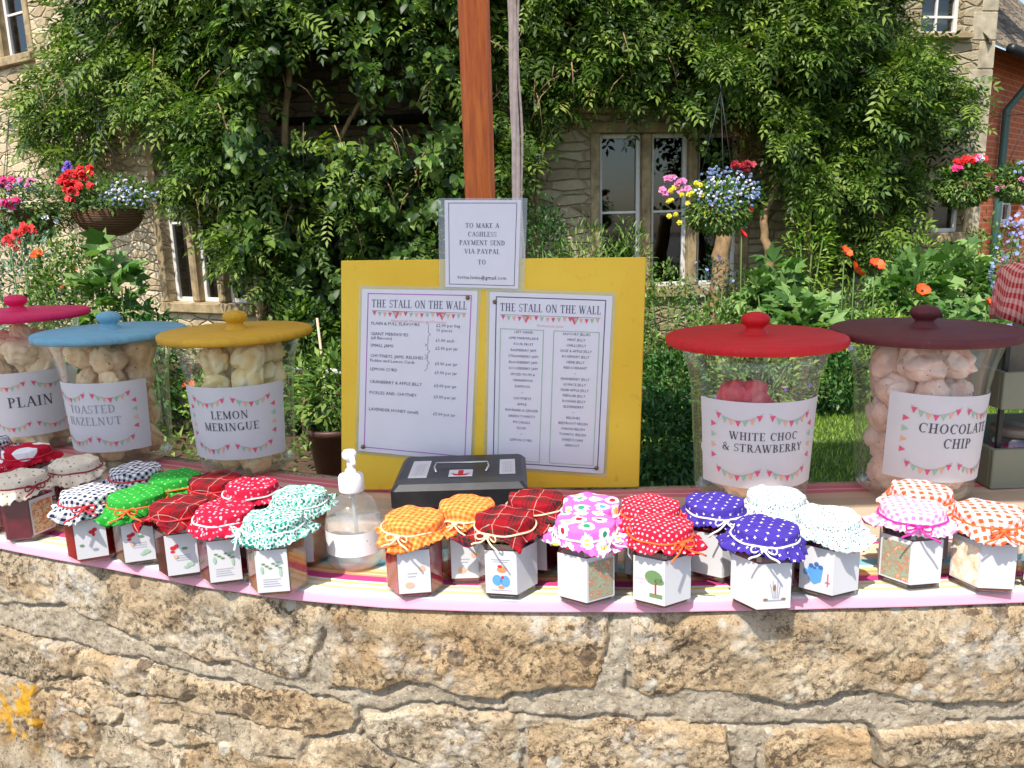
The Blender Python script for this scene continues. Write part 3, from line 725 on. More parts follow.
def dots(c, dc, per=.010, r=.25, rot=.785, star=False):
    def fn(k):
        v = k.vor(k.mapping(k.uv, (1,1,1), (0,0,rot)), 1/per, .12, 'F1', 'MINKOWSKI' if star else 'EUCLIDEAN', .55, '2D')
        return k.mix(k.math('LESS_THAN', v.outputs['Distance'], r), c, dc)
    return fn
def ditsy(c, dcs, per=.005, r=.36):
    def fn(k):
        v = k.vor(k.uv, 1/per, 1.0, 'F1', 'EUCLIDEAN', .5, '2D'); s_ = k.n('SeparateColor'); k.l(v.outputs['Color'], s_.inputs[0])
        n = len(dcs); dc = k.ramp(s_.outputs[0], [(i/n, q) for i, q in enumerate(dcs)], 'CONSTANT')
        d = k.math('ADD', v.outputs['Distance'], k.math('MULTIPLY', k.noise(k.uv, 500, 2), .2))
        return k.mix(k.math('LESS_THAN', d, r+.1), c, dc)
    return fn
def daisies(k):
    v = k.vor(k.uv, 1/.025, .5, 'F1', 'EUCLIDEAN', .5, '2D'); s_ = k.n('SeparateColor'); k.l(v.outputs['Color'], s_.inputs[0])
    d = k.math('ADD', v.outputs['Distance'], k.math('MULTIPLY', k.math('SUBTRACT', k.noise(k.uv, 260, 1), .5), .35))
    c = k.mix(k.math('LESS_THAN', d, .38), hx('e56cc4'), (.9,.88,.86))
    cc = k.ramp(s_.outputs[0], [(0, hx('d0233f')), (.25, hx('e2c84a')), (.5, hx('2f9468')), (.72, hx('4f9cc8')), (.86, hx('e2c84a'))], 'CONSTANT')
    return k.mix(k.math('LESS_THAN', k.math('ADD', v.outputs['Distance'], 0), .17), c, cc)
def plaid(k):
    x, y = uvxy(k, .25, 1/.034); c = None
    st = [(0, hx('98101c')), (.30, hx('2a1a1e')), (.36, hx('98101c')), (.42, hx('1c2430')), (.52, hx('7d1420')), (.56, hx('20301f')), (.66, hx('98101c')), (.80, hx('d8c8b8')), (.825, hx('98101c'))]
    a = k.ramp(k.math('FRACT', x), st, 'CONSTANT'); b_ = k.ramp(k.math('FRACT', y), st, 'CONSTANT')
    return k.mix(.5, a, b_)
def bigdaisy(k):
    v = k.vor(k.uv, 1/.06, .3, 'F1', 'EUCLIDEAN', .5, '2D'); s_ = k.n('SeparateXYZ')
    vm = k.n('VectorMath', operation='SUBTRACT'); k.l(k.mapping(k.uv, (1/.06,1/.06,1)), vm.inputs[0]); k.l(v.outputs['Position'], vm.inputs[1])
    k.l(vm.outputs[0], s_.inputs[0]); an = k.math('ARCTAN2', s_.outputs[1], s_.outputs[0])
    pet = k.math('MULTIPLY', k.math('ABSOLUTE', k.math('SINE', k.math('MULTIPLY', an, 6))), .14)
    m_ = k.math('LESS_THAN', k.math('SUBTRACT', v.outputs['Distance'], pet), .27)
    return k.mix(m_, hx('c01531'), (.88,.85,.85))
FB = {
 'orange check': fab('orange gingham cotton', gingham(hx('f06a14'), .0075, hx('f6a860'))),
 'red orange check': fab('coral gingham cotton', gingham(hx('e85a30'), .0105)),
 'pink check': fab('pink gingham cotton', gingham(hx('ee86c0'), .009)),
 'navy check': fab('navy gingham cotton', gingham(hx('14264f'), .0085, rot=.2)),
 'plaid': fab('red tartan cotton', plaid),
 'red dot': fab('red dotted cotton', dots(hx('d81f3c'), hx('f0c8c8'), .0072, .22)),
 'red flower': fab('red flower cotton', ditsy(hx('c81a3c'), [hx('f0a8b4'), hx('c81a3c'), hx('e890a0'), hx('f6d0d4')], .0075, .22)),
 'purple star': fab('purple star cotton', dots(hx('46359a'), hx('f2eef8'), .0115, .24, .5, True)),
 'green dot': fab('green dotted cotton', dots(hx('2c9a34'), hx('8fd083'), .010, .14)),
 'teal': fab('teal ditsy cotton', ditsy(hx('e4efe8'), [hx('1f8f78'), hx('57b59c'), hx('256d68'), hx('7cc4ae')], .0042, .46)),
 'white teal': fab('pale ditsy cotton', ditsy(hx('dfe6e2'), [hx('4fa8a2'), hx('3b4f52'), hx('7fc4ba'), hx('54707a'), hx('9fb8b4')], .0048, .24)),
 'daisy': fab('pink daisy cotton', daisies),
 'big daisy': fab('red daisy cotton', bigdaisy),
 'beige': fab('cream rose cotton', ditsy(hx('e3d6c0'), [hx('8f5a52'), hx('4b4340'), hx('c9a08a'), hx('e3d6c0'), hx('e3d6c0')], .010, .15)),
}
M_jglass = thin_glass('jam jar glass', (.97,.98,.97), edge=.3); 
def jam(name, c):
    k = NT(name); k.base(k.ramp(k.noise(k.obj, 60, 3), [(.3, tuple(x*.6 for x in c)), (.7, c)])); k.rough(.12); k.b.inputs['Subsurface Weight'].default_value = .25
    k.b.inputs['Subsurface Radius'].default_value = (.01,.003,.002); k.b.inputs['Subsurface Scale'].default_value = .3; return k.mat
JAM = {'red': jam('red jam', hx('a8121c')), 'dark': jam('dark jam', hx('54161c')), 'amber': jam('amber chutney', hx('a05a24')), 'plum': jam('plum jam', hx('741628')), 'brown': jam('brown chutney', hx('6e4632'))}
M_lid = plain('gold tinplate lid', (.55,.42,.2), .35, .8); M_paper = plain('white paper', (.64,.63,.65), .75, var=.02)
RB = {n: plain(n+' ribbon', c, .6, var=.05) for n, c in {'white': (.8,.78,.78), 'cream': hx('efd0a8'), 'red': hx('c4202c'), 'maroon': hx('8e1228'), 'pink': hx('e0269a'), 'orange': hx('e8641e'), 'lime': hx('c8c04a')}.items()}
INK = {n: plain(n+' ink', c, .8, var=.04) for n, c in {'grey': hx('4c4a55'), 'soft grey': hx('9a98a4'), 'pink': hx('e05a78'), 'sage': hx('9fc0a4'), 'peach': hx('e0b090'), 'lilac': hx('b268b8'), 'slate': hx('4b4d70'),
        'blue': hx('5a9bd8'), 'deep blue': hx('3868a8'), 'red': hx('cc2030'), 'green': hx('6a8a58'), 'brown': hx('8a6a50'), 'orange': hx('ee8a5a'), 'black': hx('2a2a30'), 'rose': hx('e3a0b0')}.items()}
def scene_ink(name, cs, sc):
    k = NT(name); k.base(k.ramp(k.noise(k.obj, sc, 4, .7, .5), [(.25+.5*i/(len(cs)-1), c) for i, c in enumerate(cs)])); k.rough(.8); return k.mat
PIC1 = scene_ink('printed garden picture', [hx('2e4038'), hx('6e8470'), hx('a8a888'), hx('8a9a84'), hx('c86848'), hx('d8c8a0'), hx('54705c')], 170)
PIC2 = scene_ink('printed flower picture', [hx('5a6440'), hx('a8a078'), hx('d8c8a0'), hx('b85838'), hx('c8a868'), hx('6a7850')], 150)
PIC3 = scene_ink('printed pale picture', [hx('f4f0ea'), hx('f6ecd8'), hx('f2c8a0'), hx('e88a6a')], 90)

def disc(cx, cy, rx, ry, n=14, a0=0): return [(cx+rx*math.cos(a0+2*math.pi*i/n), cy+ry*math.sin(a0+2*math.pi*i/n)) for i in range(n)]
def pic(kind):
    """flat shapes on the label, metres, origin at the facet's middle"""
    o = []
    if kind == 'birds':
        o += [('soft grey', [rectq(-.012,.018,.012,.0188), rectq(-.009,.0155,.009,.0161), rectq(-.013,-.0215,.013,-.0208)]), ('blue', [disc(-.005,-.008,.006,.007), disc(.005,-.009,.006,.0075)]), ('orange', [disc(.001,.006,.006,.004), disc(0,-.017,.004,.002)]), ('red', [disc(-.001,.010,.003,.002), disc(.002,-.004,.002,.002)])]
    elif kind == 'tree':
        o += [('green', [disc(.006,.007,.011,.009), disc(.013,.003,.006,.004), rectq(.001,-.018,.017,-.013)]), ('red', [rectq(.0075,-.014,.0095,.0)]), ('rose', sans('Strawberry', .0035, -.017, .002)+sans('Jam', .0035, -.012, -.003))]
    elif kind == 'mug':
        o += [('blue', [[(-.010,.004),(.008,.006),(.006,-.012),(-.002,-.017),(-.008,-.012)], disc(-.012,-.003,.003,.004)]), ('deep blue', [disc(-.006,.006,.003,.003,8), disc(0,.009,.003,.003,8), disc(.005,.006,.003,.003,8), disc(-.002,.004,.002,.002,8)]), ('pink', [rectq(.013,-.016,.0145,.0), rectq(.011,-.012,.0165,-.0105)])]
    elif kind == 'flower':
        o += [('orange', [disc(.0+.005*math.cos(a), .004+.005*math.sin(a), .0038, .0038, 8) for a in [i*1.047 for i in range(6)]]), ('rose', [disc(0,-.008,.010,.0045), disc(-.006,-.013,.006,.003)])]
    elif kind == 'sprig':
        o += [('red', [disc(.002,.012,.004,.003,8), disc(.006,.015,.003,.003,8), disc(.004,.008,.002,.003,8)]), ('green', [disc(-.012,-.006,.003,.002,8)]), ('soft grey', [disc(.004,-.014,.004,.002,6)])]
    elif kind == 'leafy':
        o += [('soft grey', [rectq(-.012,-.018+.003*i,.010-.002*(i % 3),-.0174+.003*i) for i in range(4)]), ('green', [disc(-.010+.004*i, .012-.003*(i % 3), .0026, .0013, 6, .7*i) for i in range(6)]), ('sage', [disc(.010,.0,.002,.006,8), disc(-.012,.004,.002,.005,8), disc(.008,.012,.004,.002,8)])]
    elif kind == 'shell':
        o += [('peach', [disc(-.006,-.015,.006,.004,8), disc(.010,.006,.004,.004,8)]), ('soft grey', [rectq(-.008,.0,.004,.0006), rectq(-.008,-.004,.002,-.0034)])]
    elif kind == 'grass':
        o += [('soft grey', [_seg(.002+.0015*i, -.013, .001+.003*i, .005+.004*(i % 2), .0009) for i in range(-2, 3)]+[rectq(-.012,-.016,.013,-.0148)]), ('brown', [disc(-.010,-.014,.003,.0016,8), disc(.011,-.014,.003,.0016,8), disc(.0,.0,.002,.004,8)])]
    elif kind == 'stamp':
        o += [('red', [disc(-.010,.012,.004,.003,8), disc(-.006,.014,.003,.003,8), disc(-.011,.007,.003,.002,8)]), ('soft grey', [rectq(-.008,-.006+.0032*i,.010,-.0054+.0032*i) for i in range(3)]), ('sage', [disc(.009,-.013,.005,.003,8), disc(.004,-.016,.004,.002,8)]), ('green', [disc(.004,.010,.004,.002,6)]), ('peach', [disc(-.008,.0,.003,.003,6)])]
    return o

def jam_jar(label, group, px, py, cloth, rot, contents, facets, picture, picf=0, ribbon='white', bow=None, square=False, seed=0, H=.097, wall_pic=None):
    """hexagonal jar: glass > jam inside, lid, cloth cap, ribbon, paper label. (px,py) = where the middle of the cap shows; rot: degrees, 0 = a corner towards the camera"""
    c = atz(px, py, Z0+H); x, y = float(c[0]), float(c[1])
    r = random.Random(seed*13+5); t = empty('jam_jar', (x, y, Z0), 0, label, 'jam jar', group)
    base = -math.pi/2+math.atan2(x, y)*-1+R(rot)      # direction of corner 0
    base = math.atan2(-y, -x)+R(rot)
    RC = .0385
    def hexring(rad, z, ch=.18):
        out = []
        for k_ in range(6):
            for s_ in (-1, 1):
                a = base+R(60)*k_; b_ = base+R(60)*(k_+s_)
                out.append(((math.cos(a)*(1-ch*.5)+math.cos(b_)*ch*.5)*rad, (math.sin(a)*(1-ch*.5)+math.sin(b_)*ch*.5)*rad, z))
        return out
    def hexbody(secs, ch=.16):
        V = []; 
        for rad, z in secs: V += hexring(rad, z, ch)
        F = [(i*12+k_, i*12+(k_+1) % 12, (i+1)*12+(k_+1) % 12, (i+1)*12+k_) for i in range(len(secs)-1) for k_ in range(12)]
        F += [tuple(range(12))[::-1], tuple((len(secs)-1)*12+k_ for k_ in range(12))]
        return MB().add(V, F)
    g = hexbody([(RC*.9,0),(RC*.97,.0015),(RC,.004),(RC,.067),(RC*.96,.073),(RC*.86,.077)]).build('glass', M_jglass, t)
    hexbody([(RC*.88,.0035),(RC*.955,.006),(RC*.955,.065),(RC*.88,.071)]).build('contents', JAM[contents], t)
    MB().lathe([(.030,.075),(.0325,.077),(.0332,.079),(.0332,H-.0065),(.0322,H-.005),(.001,H-.0048)], 40, cap0=True).build('lid', M_lid, t, True)
    # paper label on the chosen facets
    def fmap(k_, lift):
        a = base+R(60)*k_; b_ = base+R(60)*(k_+1); A = Vector((math.cos(a), math.sin(a), 0))*RC; B = Vector((math.cos(b_), math.sin(b_), 0))*RC
        C_ = (A+B)/2; d = (B-A).normalized(); n = C_.normalized()
        if d.cross(Vector((0,0,1))).dot(n) < 0: d = -d
        return C_, d, n
    lz0, lz1 = .0095, .0655; b = MB(); hw = RC/2
    for i, k_ in enumerate(facets):
        C_, d, n = fmap(k_, 0); w2 = hw+.0004
        P = [C_+d*(sx*w2)+n*.0006+Vector((0,0,z)) for z in (lz0, lz1) for sx in (-1, 1)]
        b.add([tuple(p) for p in P], [(0,1,3,2)]); 
    b.build('paper_label', M_paper, t)
    if picture or wall_pic:
        C_, d, n = fmap(facets[picf], 0); zc = (lz0+lz1)/2-.002
        mf = lambda u, v, h: tuple(C_+d*u+n*(.0006+h)+Vector((0,0,zc+v)))
        if wall_pic: decals([('label_picture', wall_pic, [rectq(-.0172,-.0235,.0172,.0245)], .0005)], mf, t)
        if picture:
            L = pic(picture); b = MB()
            for mi, (ink, ps) in enumerate(L):
                for p in ps:
                    ar = sum(p[i][0]*p[(i+1) % len(p)][1]-p[(i+1) % len(p)][0]*p[i][1] for i in range(len(p)))
                    if ar < 0: p = p[::-1]
                    b.add([mf(u, v, .0005+.0001*mi) for u, v in p], [tuple(range(len(p)))], mi)
            b.build('label_picture', [INK[i] for i, _ in L], t)
    # cloth cap
    nth = 156; rho_l = .0365; tie = rho_l+.0105; npl = r.choice([9, 10, 11, 12]); ph = r.uniform(0, 6.28); ro_ = r.uniform(0, 1.57)
    pz = [r.uniform(-1, 1) for _ in range(12)]
    ts = [0,.15,.3,.45,.6,.72,.82,.9,.96,1.0]
    rings = [('t', q) for q in ts]+[('s', q) for q in (.12,.3,.55,.8,1)]+[('k', q) for q in (.06,.16,.3,.45,.6,.75,.88,1)]
    V = []; UV = []
    dome = r.uniform(.0018, .0042)
    for kind, q in rings:
        for j in range(nth):
            th = 2*math.pi*j/nth
            Rc = (.0645 if not square else min(.085, .055/max(abs(math.cos(th-ro_)), abs(math.sin(th-ro_)))))+.0012*math.sin(40*th)+.004*math.sin(2*th+pz[8]*3)+.003*math.sin(3*th+pz[9]*3)
            pl = math.sin(npl*th+ph+.6*math.sin(2*th+pz[0]))*.6+.4*math.sin((npl*1.7//1)*th+pz[1]*3)+.25*math.sin(3*th+pz[2]*3)
            p2 = math.sin(37*th+ph+2*math.sin(3*th))*.6+math.sin(23*th+pz[11]*3)*.4
            if kind == 't':
                rho = rho_l*q; rr = .0362*q; z = H+dome*(1-q**2.5)+.0011*math.sin(5*th+pz[3]*3)*q*q+.0009*math.sin(rho*260+2*th+pz[4])+.0007*math.sin(9*th+pz[10]*4)*q**3
            elif kind == 's':
                rho = rho_l+(tie-rho_l)*q; rr = .0362+.0012*math.sin(q*math.pi*.5)*(1-q*.55)+.0008*pl*q+.0006*p2*q; z = H-.0006-(tie-rho_l)*q*.98
            else:
                e = (Rc-tie)*q; rho = tie+e
                a = R(34+9*pz[5]*math.sin(th+pz[6]*3))+R(30)*pl*min(1, q*1.6)+R(14)*math.sin(2*th+pz[7]*3)*q
                a = max(R(4), min(R(88), a))
                rr = .0372+.0008*pl*(1-q)+.0007*p2*(1-.5*q)+e*math.sin(a)*.95+.0022*q; z = H-.0006-(tie-rho_l)*.98-e*math.cos(a)*.92
                rr = max(rr, RC+.001)
            V.append((rr*math.cos(th), rr*math.sin(th), z)); UV.append((rho*math.cos(th)+x, rho*math.sin(th)+y))
    nrg = len(rings); F = [(i*nth+j, i*nth+(j+1) % nth, (i+1)*nth+(j+1) % nth, (i+1)*nth+j)[::-1] for i in range(1, nrg-1) for j in range(nth)]
    F += [(0*nth, nth+j, nth+(j+1) % nth) for j in range(nth)]
    cb = MB(); cb.add(V, F, 0, UV); co = cb.build('cloth_cap', FB[cloth], t, True)
    co.rotation_euler = (r.uniform(-.03, .03), r.uniform(-.03, .03), 0)
    md = co.modifiers.new('thick', 'SOLIDIFY'); md.thickness = .0007
    # ribbon round the neck, bow
    zt = H-.0006-(tie-rho_l)*.98; b = MB(); M = 40
    b.tube([(.0388*math.cos(2*math.pi*i/M), .0388*math.sin(2*math.pi*i/M), zt+.0006*math.sin(i)) for i in range(M+1)], .0013, 6, 0, False)
    if bow is not None:
        a = math.atan2(-y, -x)+R(bow); D = Vector((math.cos(a), math.sin(a), 0)); S_ = Vector((-D.y, D.x, 0)); O = D*.042+Vector((0,0,zt)); up_ = Vector((0,0,1))
        for sg in (-1, 1):
            b.tube([tuple(O+S_*sg*.014*math.sin(q)*1.0+up_*(.005*math.sin(2*q)*.8)+D*.006*math.sin(q)) for q in [i*math.pi/10 for i in range(11)]], .0011, 6, 0, False, 1.0)
            ln = r.uniform(.018, .030)
            b.tube([tuple(O+S_*sg*(ln*.85*q)-up_*(ln*.55*q+.002*math.sin(q*5))+D*(.004+.010*q)) for q in [i/6 for i in range(7)]], .0012, 6, 0, True)
        b.tube([tuple(O+D*.002-S_*.003), tuple(O+D*.004), tuple(O+D*.002+S_*.003)], .0026, 8)
    b.build('ribbon', RB[ribbon], t, True)
    return t

gF, gB = 'cloth topped jam jars in the front row', 'cloth topped jam jars in the second row'
J = [
 (20,475,'beige',8,'plum',[0,1],None,0,'maroon',20,0,'cream rose capped jar with red ribbon at the left end of the front row',gF,PIC2),
 (75,461,'beige',10,'plum',[0],None,0,'maroon',None,0,'cream rose capped jar just in front of the blue lidded glass',gB,None),
 (26,448,'big daisy',20,'red',[0],None,0,'red',None,0,'jar with red cap printed with one large white daisy, behind the cream caps',gB,None),
 (-14,440,'navy check',20,'red',[0],None,0,'red',None,0,'jar with navy checked cap cut off by the left edge of the photo',gB,None),
 (-20,470,'red flower',20,'red',[0],None,0,'red',None,0,'jar with red flowered cap beyond the left edge beside the cream capped jar',gF,None),
 (88,491,'navy check',22,'red',[5],'sprig',0,'red',-10,0,'front jar with navy and white checked cap, red ribbon and bright red jam',gF,None),
 (135,468,'navy check',22,'red',[5],None,0,'red',None,0,'rear jar with navy and white checked cap, behind the matching navy one',gB,None),
 (137,493,'green dot',20,'brown',[5],'stamp',0,'orange',-20,0,'front jar with bright green dotted cap',gF,None),
 (175,476,'green dot',20,'brown',[5],None,0,'orange',None,0,'rear jar with bright green dotted cap, tucked behind the front green one',gB,None),
 (180,503,'plaid',22,'dark',[5],'stamp',0,'red',None,1,'front red tartan capped jar between the green and the red flowered caps',gF,None),
 (216,478,'plaid',22,'dark',[5],None,0,'red',None,1,'rear red tartan capped jar in front of the yellow lidded glass',gB,None),
 (223,508,'red flower',22,'plum',[5],'leafy',0,'white',None,0,'front jar with red and pink flower print cap next to the teal capped jar',gF,None),
 (250,484,'red flower',22,'plum',[5],None,0,'white',None,0,'rear jar with red flower print cap, behind the front red flowered one',gB,None),
 (273,516,'teal',18,'amber',[5],'leafy',0,'white',-75,0,'front jar with teal ditsy print cap and amber chutney, left of the pump bottle',gF,None),
 (299,493,'teal',18,'amber',[5],None,0,'white',None,0,'rear jar with teal ditsy print cap in the shade behind the front teal one',gB,None),
 (412,516,'orange check',28,'red',[5],'shell',0,'cream',-25,0,'orange checked cap jar next to the pump bottle, with cream bow',gF,None),
 (466,504,'orange check',26,'red',[5],'shell',0,'cream',-20,0,'orange checked cap jar directly in front of the grey cash box',gF,None),
 (505,516,'plaid',18,'dark',[5,0],'birds',0,'cream',-30,1,'front red tartan capped jar with a blue bird picture on its label',gF,None),
 (535,497,'plaid',20,'dark',[5],None,0,'cream',None,1,'rear red tartan capped jar beside the cash box, behind the bird label jar',gB,None),
 (585,521,'daisy',2,'plum',[5,0],None,1,'white',40,0,'front jar with pink cap of large coloured daisies and a garden picture label',gF,PIC1),
 (591,502,'daisy',0,'plum',[5,0],None,0,'white',None,0,'rear jar with pink daisy print cap, mostly hidden behind its twin',gB,None),
 (660,523,'red dot',9,'plum',[5,0],'tree',0,'orange',35,0,'front jar with red cap of white dots and a small tree on its label',gF,None),
 (650,503,'red dot',9,'plum',[5,0],None,0,'orange',None,0,'rear jar with red cap of white dots, behind the tree label jar',gB,None),
 (765,526,'purple star',-8,'plum',[5,0],'grass',1,'white',0,0,'front jar with purple star cap tied with a white bow',gF,None),
 (717,501,'purple star',12,'plum',[5,0],None,0,'white',15,0,'rear jar with purple star cap, between the red dotted and the front purple jar',gB,None),
 (828,514,'white teal',14,'dark',[5,0],'mug',0,'white',None,0,'front jar with pale teal speckled cap and a blue mug on its label',gF,None),
 (777,494,'white teal',10,'dark',[5,0],None,0,'white',None,0,'rear jar with pale teal speckled cap, in front of the red lidded glass',gB,None),
 (913,506,'pink check',5,'dark',[4,5,0],None,1,'pink',10,0,'jar with pale pink checked cap, magenta ribbon and a picture label',gF,PIC1),
 (920,488,'red orange check',12,'amber',[5,0],None,0,'orange',None,0,'rear jar with coral checked cap behind the pink checked one',gB,None),
 (990,509,'red orange check',-6,'amber',[4,5,0],None,1,'orange',20,0,'front jar with coral checked cap at the right end of the row',gF,PIC3),
]
for i, (px, py, fb_, rot, con, fcs, pc, pf_, rib, bow, sq, lab, grp, wp) in enumerate(J):
    jam_jar(lab, grp, px, py, fb_, rot, con, fcs, pc, pf_, rib, bow, bool(sq), i+1, wall_pic=wp)
jam_jar('jar with navy checked cap at the right end, beyond the coral checked jar', gF, 1062, 510, 'navy check', 10, 'red', [5,0], None, 0, 'red', None, False, 77)

# ---------------- glass jars of meringues
M_bglass = thin_glass('storage jar glass', (.985,.995,.975), haze=.10, ior=1.33)
def meringue_mat(name, c, c2, spots=None):
    k = NT(name); q = k.ramp(k.noise(k.obj, 28, 4), [(.35, c), (.65, c2)])
    if spots: q = k.mix(k.math('GREATER_THAN', k.noise(k.obj, 95, 2), .70), q, spots)
    k.base(q); k.rough(.75); k.b.inputs['Subsurface Weight'].default_value = .2; k.b.inputs['Subsurface Radius'].default_value = (.01,.008,.006); k.b.inputs['Subsurface Scale'].default_value = .4
    k.bump(k.noise(k.obj, 60, 4), .4, .004); return k.mat
MER = {'plain': meringue_mat('plain meringue', hx('ecd0a4'), hx('fae6c6')), 'nut': meringue_mat('nutty meringue', hx('e4bc88'), hx('f6d8b0'), hx('9a6a40')), 'lemon': meringue_mat('lemon meringue', hx('f0d488'), hx('fbeec6')),
       'pink': meringue_mat('strawberry meringue', hx('e0404e'), hx('f07880')), 'pale': meringue_mat('white chocolate meringue', hx('f2d0b8'), hx('fce8da'), hx('e09488')), 'choc': meringue_mat('chocolate chip meringue', hx('eec4b0'), hx('fce2d4'), hx('5c382a'))}
def meringue_mesh(seed):
    """piped whirl: stacked uneven rolls drawn to a soft peak"""
    r = random.Random(seed); nt_, nz = 40, 30; V = []
    for i in range(nz+1):
        t = i/nz; a = math.pi*t; prof = math.sin(a)**.6*(1.08-.45*t); z = -math.cos(a)*.5
        for j in range(nt_):
            th = 2*math.pi*j/nt_; cr = abs(math.sin(5*th+3*math.sin(6*t+seed)+seed))*abs(math.sin(11*t+2*math.sin(2*th+seed))); w_ = 1+.26*abs(math.sin(t*9.5+th*.5+.6*math.sin(2*th)))**.5-.16-.16*cr**.6+.10*math.sin(2*th+seed+t*2)+.07*math.sin(3*th+seed*2-t*5)+.05*math.sin(7*th+t*12)
            V.append((.040*prof*w_*math.cos(th), .033*prof*w_*math.sin(th), .058*z*(1+.06*math.sin(2*th))))
    F = [(i*nt_+j, i*nt_+(j+1) % nt_, (i+1)*nt_+(j+1) % nt_, (i+1)*nt_+j) for i in range(nz) for j in range(nt_)]
    return V, F
def jar_prof(h):
    return [(.0,.004),(.070,.0035),(.080,.006),(.087,.012),(.090,.022),(.0915,.05),(.094,.10),(.0965,.15),(.099,.185),(.103,.21),(.109,.232),(.116,h-.004),(.118,h)]
def big_jar(px, py, Zl, lidc, words, sz, labang, fill, mname, label, seed, halfdeg=64, tilt=0.0, faint=False, toppink=False):
    c = atz(px, py, Zl); x, y = float(c[0]), float(c[1]); h = Zl-Z0-.016
    t = empty('storage_jar', (x, y, Z0), 0, label, 'glass jar', 'big glass jars of meringues')
    b = MB(); pr = jar_prof(h); b.lathe(pr, 64); 
    b.build('glass', M_bglass, t, True)
    MB().lathe([(.0,.0075),(.070,.0072),(.080,.011),(.0835,.02)][::-1], 48).build('glass_base', M_bglass, t, True)
    kk = NT('painted wooden lid'); gq = kk.noise(kk.mapping(kk.obj, (4, 30, 4), (0, 0, seed*.6)), 5, 5, .65); c_ = hx(lidc); kk.base(kk.mix(kk.ramp(kk.noise(kk.obj, 45, 6, .75), [(.62, (0,0,0)), (.70, (.35,.35,.35))]), kk.ramp(gq, [(.3, tuple(q*.82 for q in c_)), (.7, tuple(min(1, q*1.12) for q in c_))]), tuple(q*.6+.12 for q in c_))); kk.rough(kk.math('ADD', .45, kk.math('MULTIPLY', kk.noise(kk.obj, 20, 4), .35))); kk.bump(gq, .25, .002); lidm = kk.mat
    L = MB(); L.lathe([(.0,h+.0005),(.136,h+.0005),(.140,h+.003),(.141,h+.008),(.140,h+.013),(.136,h+.0155),(.0,h+.017)], 80); ld = L.build('lid', lidm, t, True)
    K = MB(); K.lathe([(.021,h+.0165),(.0185,h+.020),(.0145,h+.024),(.0135,h+.027),(.018,h+.031),(.0225,h+.037),(.0225,h+.043),(.018,h+.048),(.009,h+.051),(.0,h+.052)], 32); K.build('knob', lidm, ld, True)
    va = math.atan2(-y, -x)      # towards the camera
    def rad(z):
        return float(np.interp(z, [p[1] for p in pr[3:]], [p[0] for p in pr[3:]]))
    zc = .111; ca = va+R(labang); ct, st_ = math.cos(R(tilt)), math.sin(R(tilt))
    def mf(u, v, hh):
        u2, v2 = u*ct-v*st_, u*st_+v*ct
        z = zc+v2; a = ca+u2/.091; rr = rad(z)+.0012+hh; return (rr*math.cos(a), rr*math.sin(a), z)
    # paper
    b = MB(); nu, nv = 30, 10; W_, Hh = .101, .069
    V = [mf(-W_+2*W_*i/nu, -Hh+2*Hh*j/nv, 0) for j in range(nv+1) for i in range(nu+1)]
    b.add(V, [(j*(nu+1)+i, j*(nu+1)+i+1, (j+1)*(nu+1)+i+1, (j+1)*(nu+1)+i) for j in range(nv) for i in range(nu)])
    po = b.build('paper_label', M_paper, t, True)
    txt = []
    n = len(words)
    for i, wd in enumerate(words): txt += serif(wd, sz, 0, .006+(n-1)*sz*.75-i*sz*1.5-(sz*.5 if n == 1 else sz*.5), 1.0, .06)
    bn = {0: [], 1: [], 2: [], 3: []}
    for x0, x1 in ((-.072, -.004), (.004, .072)):
        for y0, sg in ((.052, .013), (-.036, .013)):
            q = bunting(x0, x1, y0, sg, 7, .0085)
            for k_ in bn: bn[k_] += q[k_]
    for sx in (-1, 1):
        for i in range(4):
            yy = .030-.017*i; bn[1+(i % 3)].append([(sx*.080, yy+.005), (sx*.080-sx*.009, yy), (sx*.080, yy-.005)])
    decals([('lettering', INK['grey'] if not faint else INK['soft grey'], txt, .0006), ('bunting_string', INK['soft grey'], bn[0], .0005), ('bunting', INK['pink'], bn[1], .0007), ('bunting', INK['sage'], bn[2], .0007), ('bunting', INK['peach'], bn[3], .0007)], mf, po)
    # meringues inside
    r = random.Random(seed); k_ = 0
    V, F = meringue_mesh(seed); src = {}
    def mer(mn, p, s_):
        key = mn
        if key not in src:
            src[key] = MB().add(V, F).build('meringue', MER[mn], None, True); o = src[key]
        else:
            o = src[key].copy(); col.objects.link(o)
        o.location = (x+p[0], y+p[1], Z0+p[2]); o.rotation_euler = (r.uniform(0, 3), r.uniform(0, 3), r.uniform(0, 6)); o.scale = (s_*r.uniform(.8, 1.15), s_*r.uniform(.8, 1.15), s_*r.uniform(.85, 1.15))
        nice = {'plain': 'plain cream', 'nut': 'nut flecked', 'lemon': 'pale lemon', 'pink': 'strawberry pink', 'pale': 'pale pink flecked', 'choc': 'chocolate flecked'}[mn]
        tag(o, f'{nice} meringue inside the glass jar with the {label.split("with a ")[1].split(" lid")[0]} lid', 'meringue', f'meringues in the {label.split("with a ")[1].split(" lid")[0]} lidded jar')
    z = .038; lay = 0
    while z < fill:
        nn = 5; rr = .043 if z < .17 else .05; off = r.uniform(0, 1.2)
        for i in range(nn):
            a = off+2*math.pi*i/nn+r.uniform(-.15, .15)
            if r.random() < .04: continue
            mer(mname, (rr*math.cos(a), rr*math.sin(a), z+r.uniform(-.006, .006)), r.uniform(.90, 1.04))
        mer(mname, (0, 0, z+.02), .8)
        z += .046; lay += 1
    if toppink:
        for (a, q) in ((-38, .045), (-8, .035)): mer('pink', (q*math.cos(va+R(a)), q*math.sin(va+R(a)), fill+.018), .95)
    return t
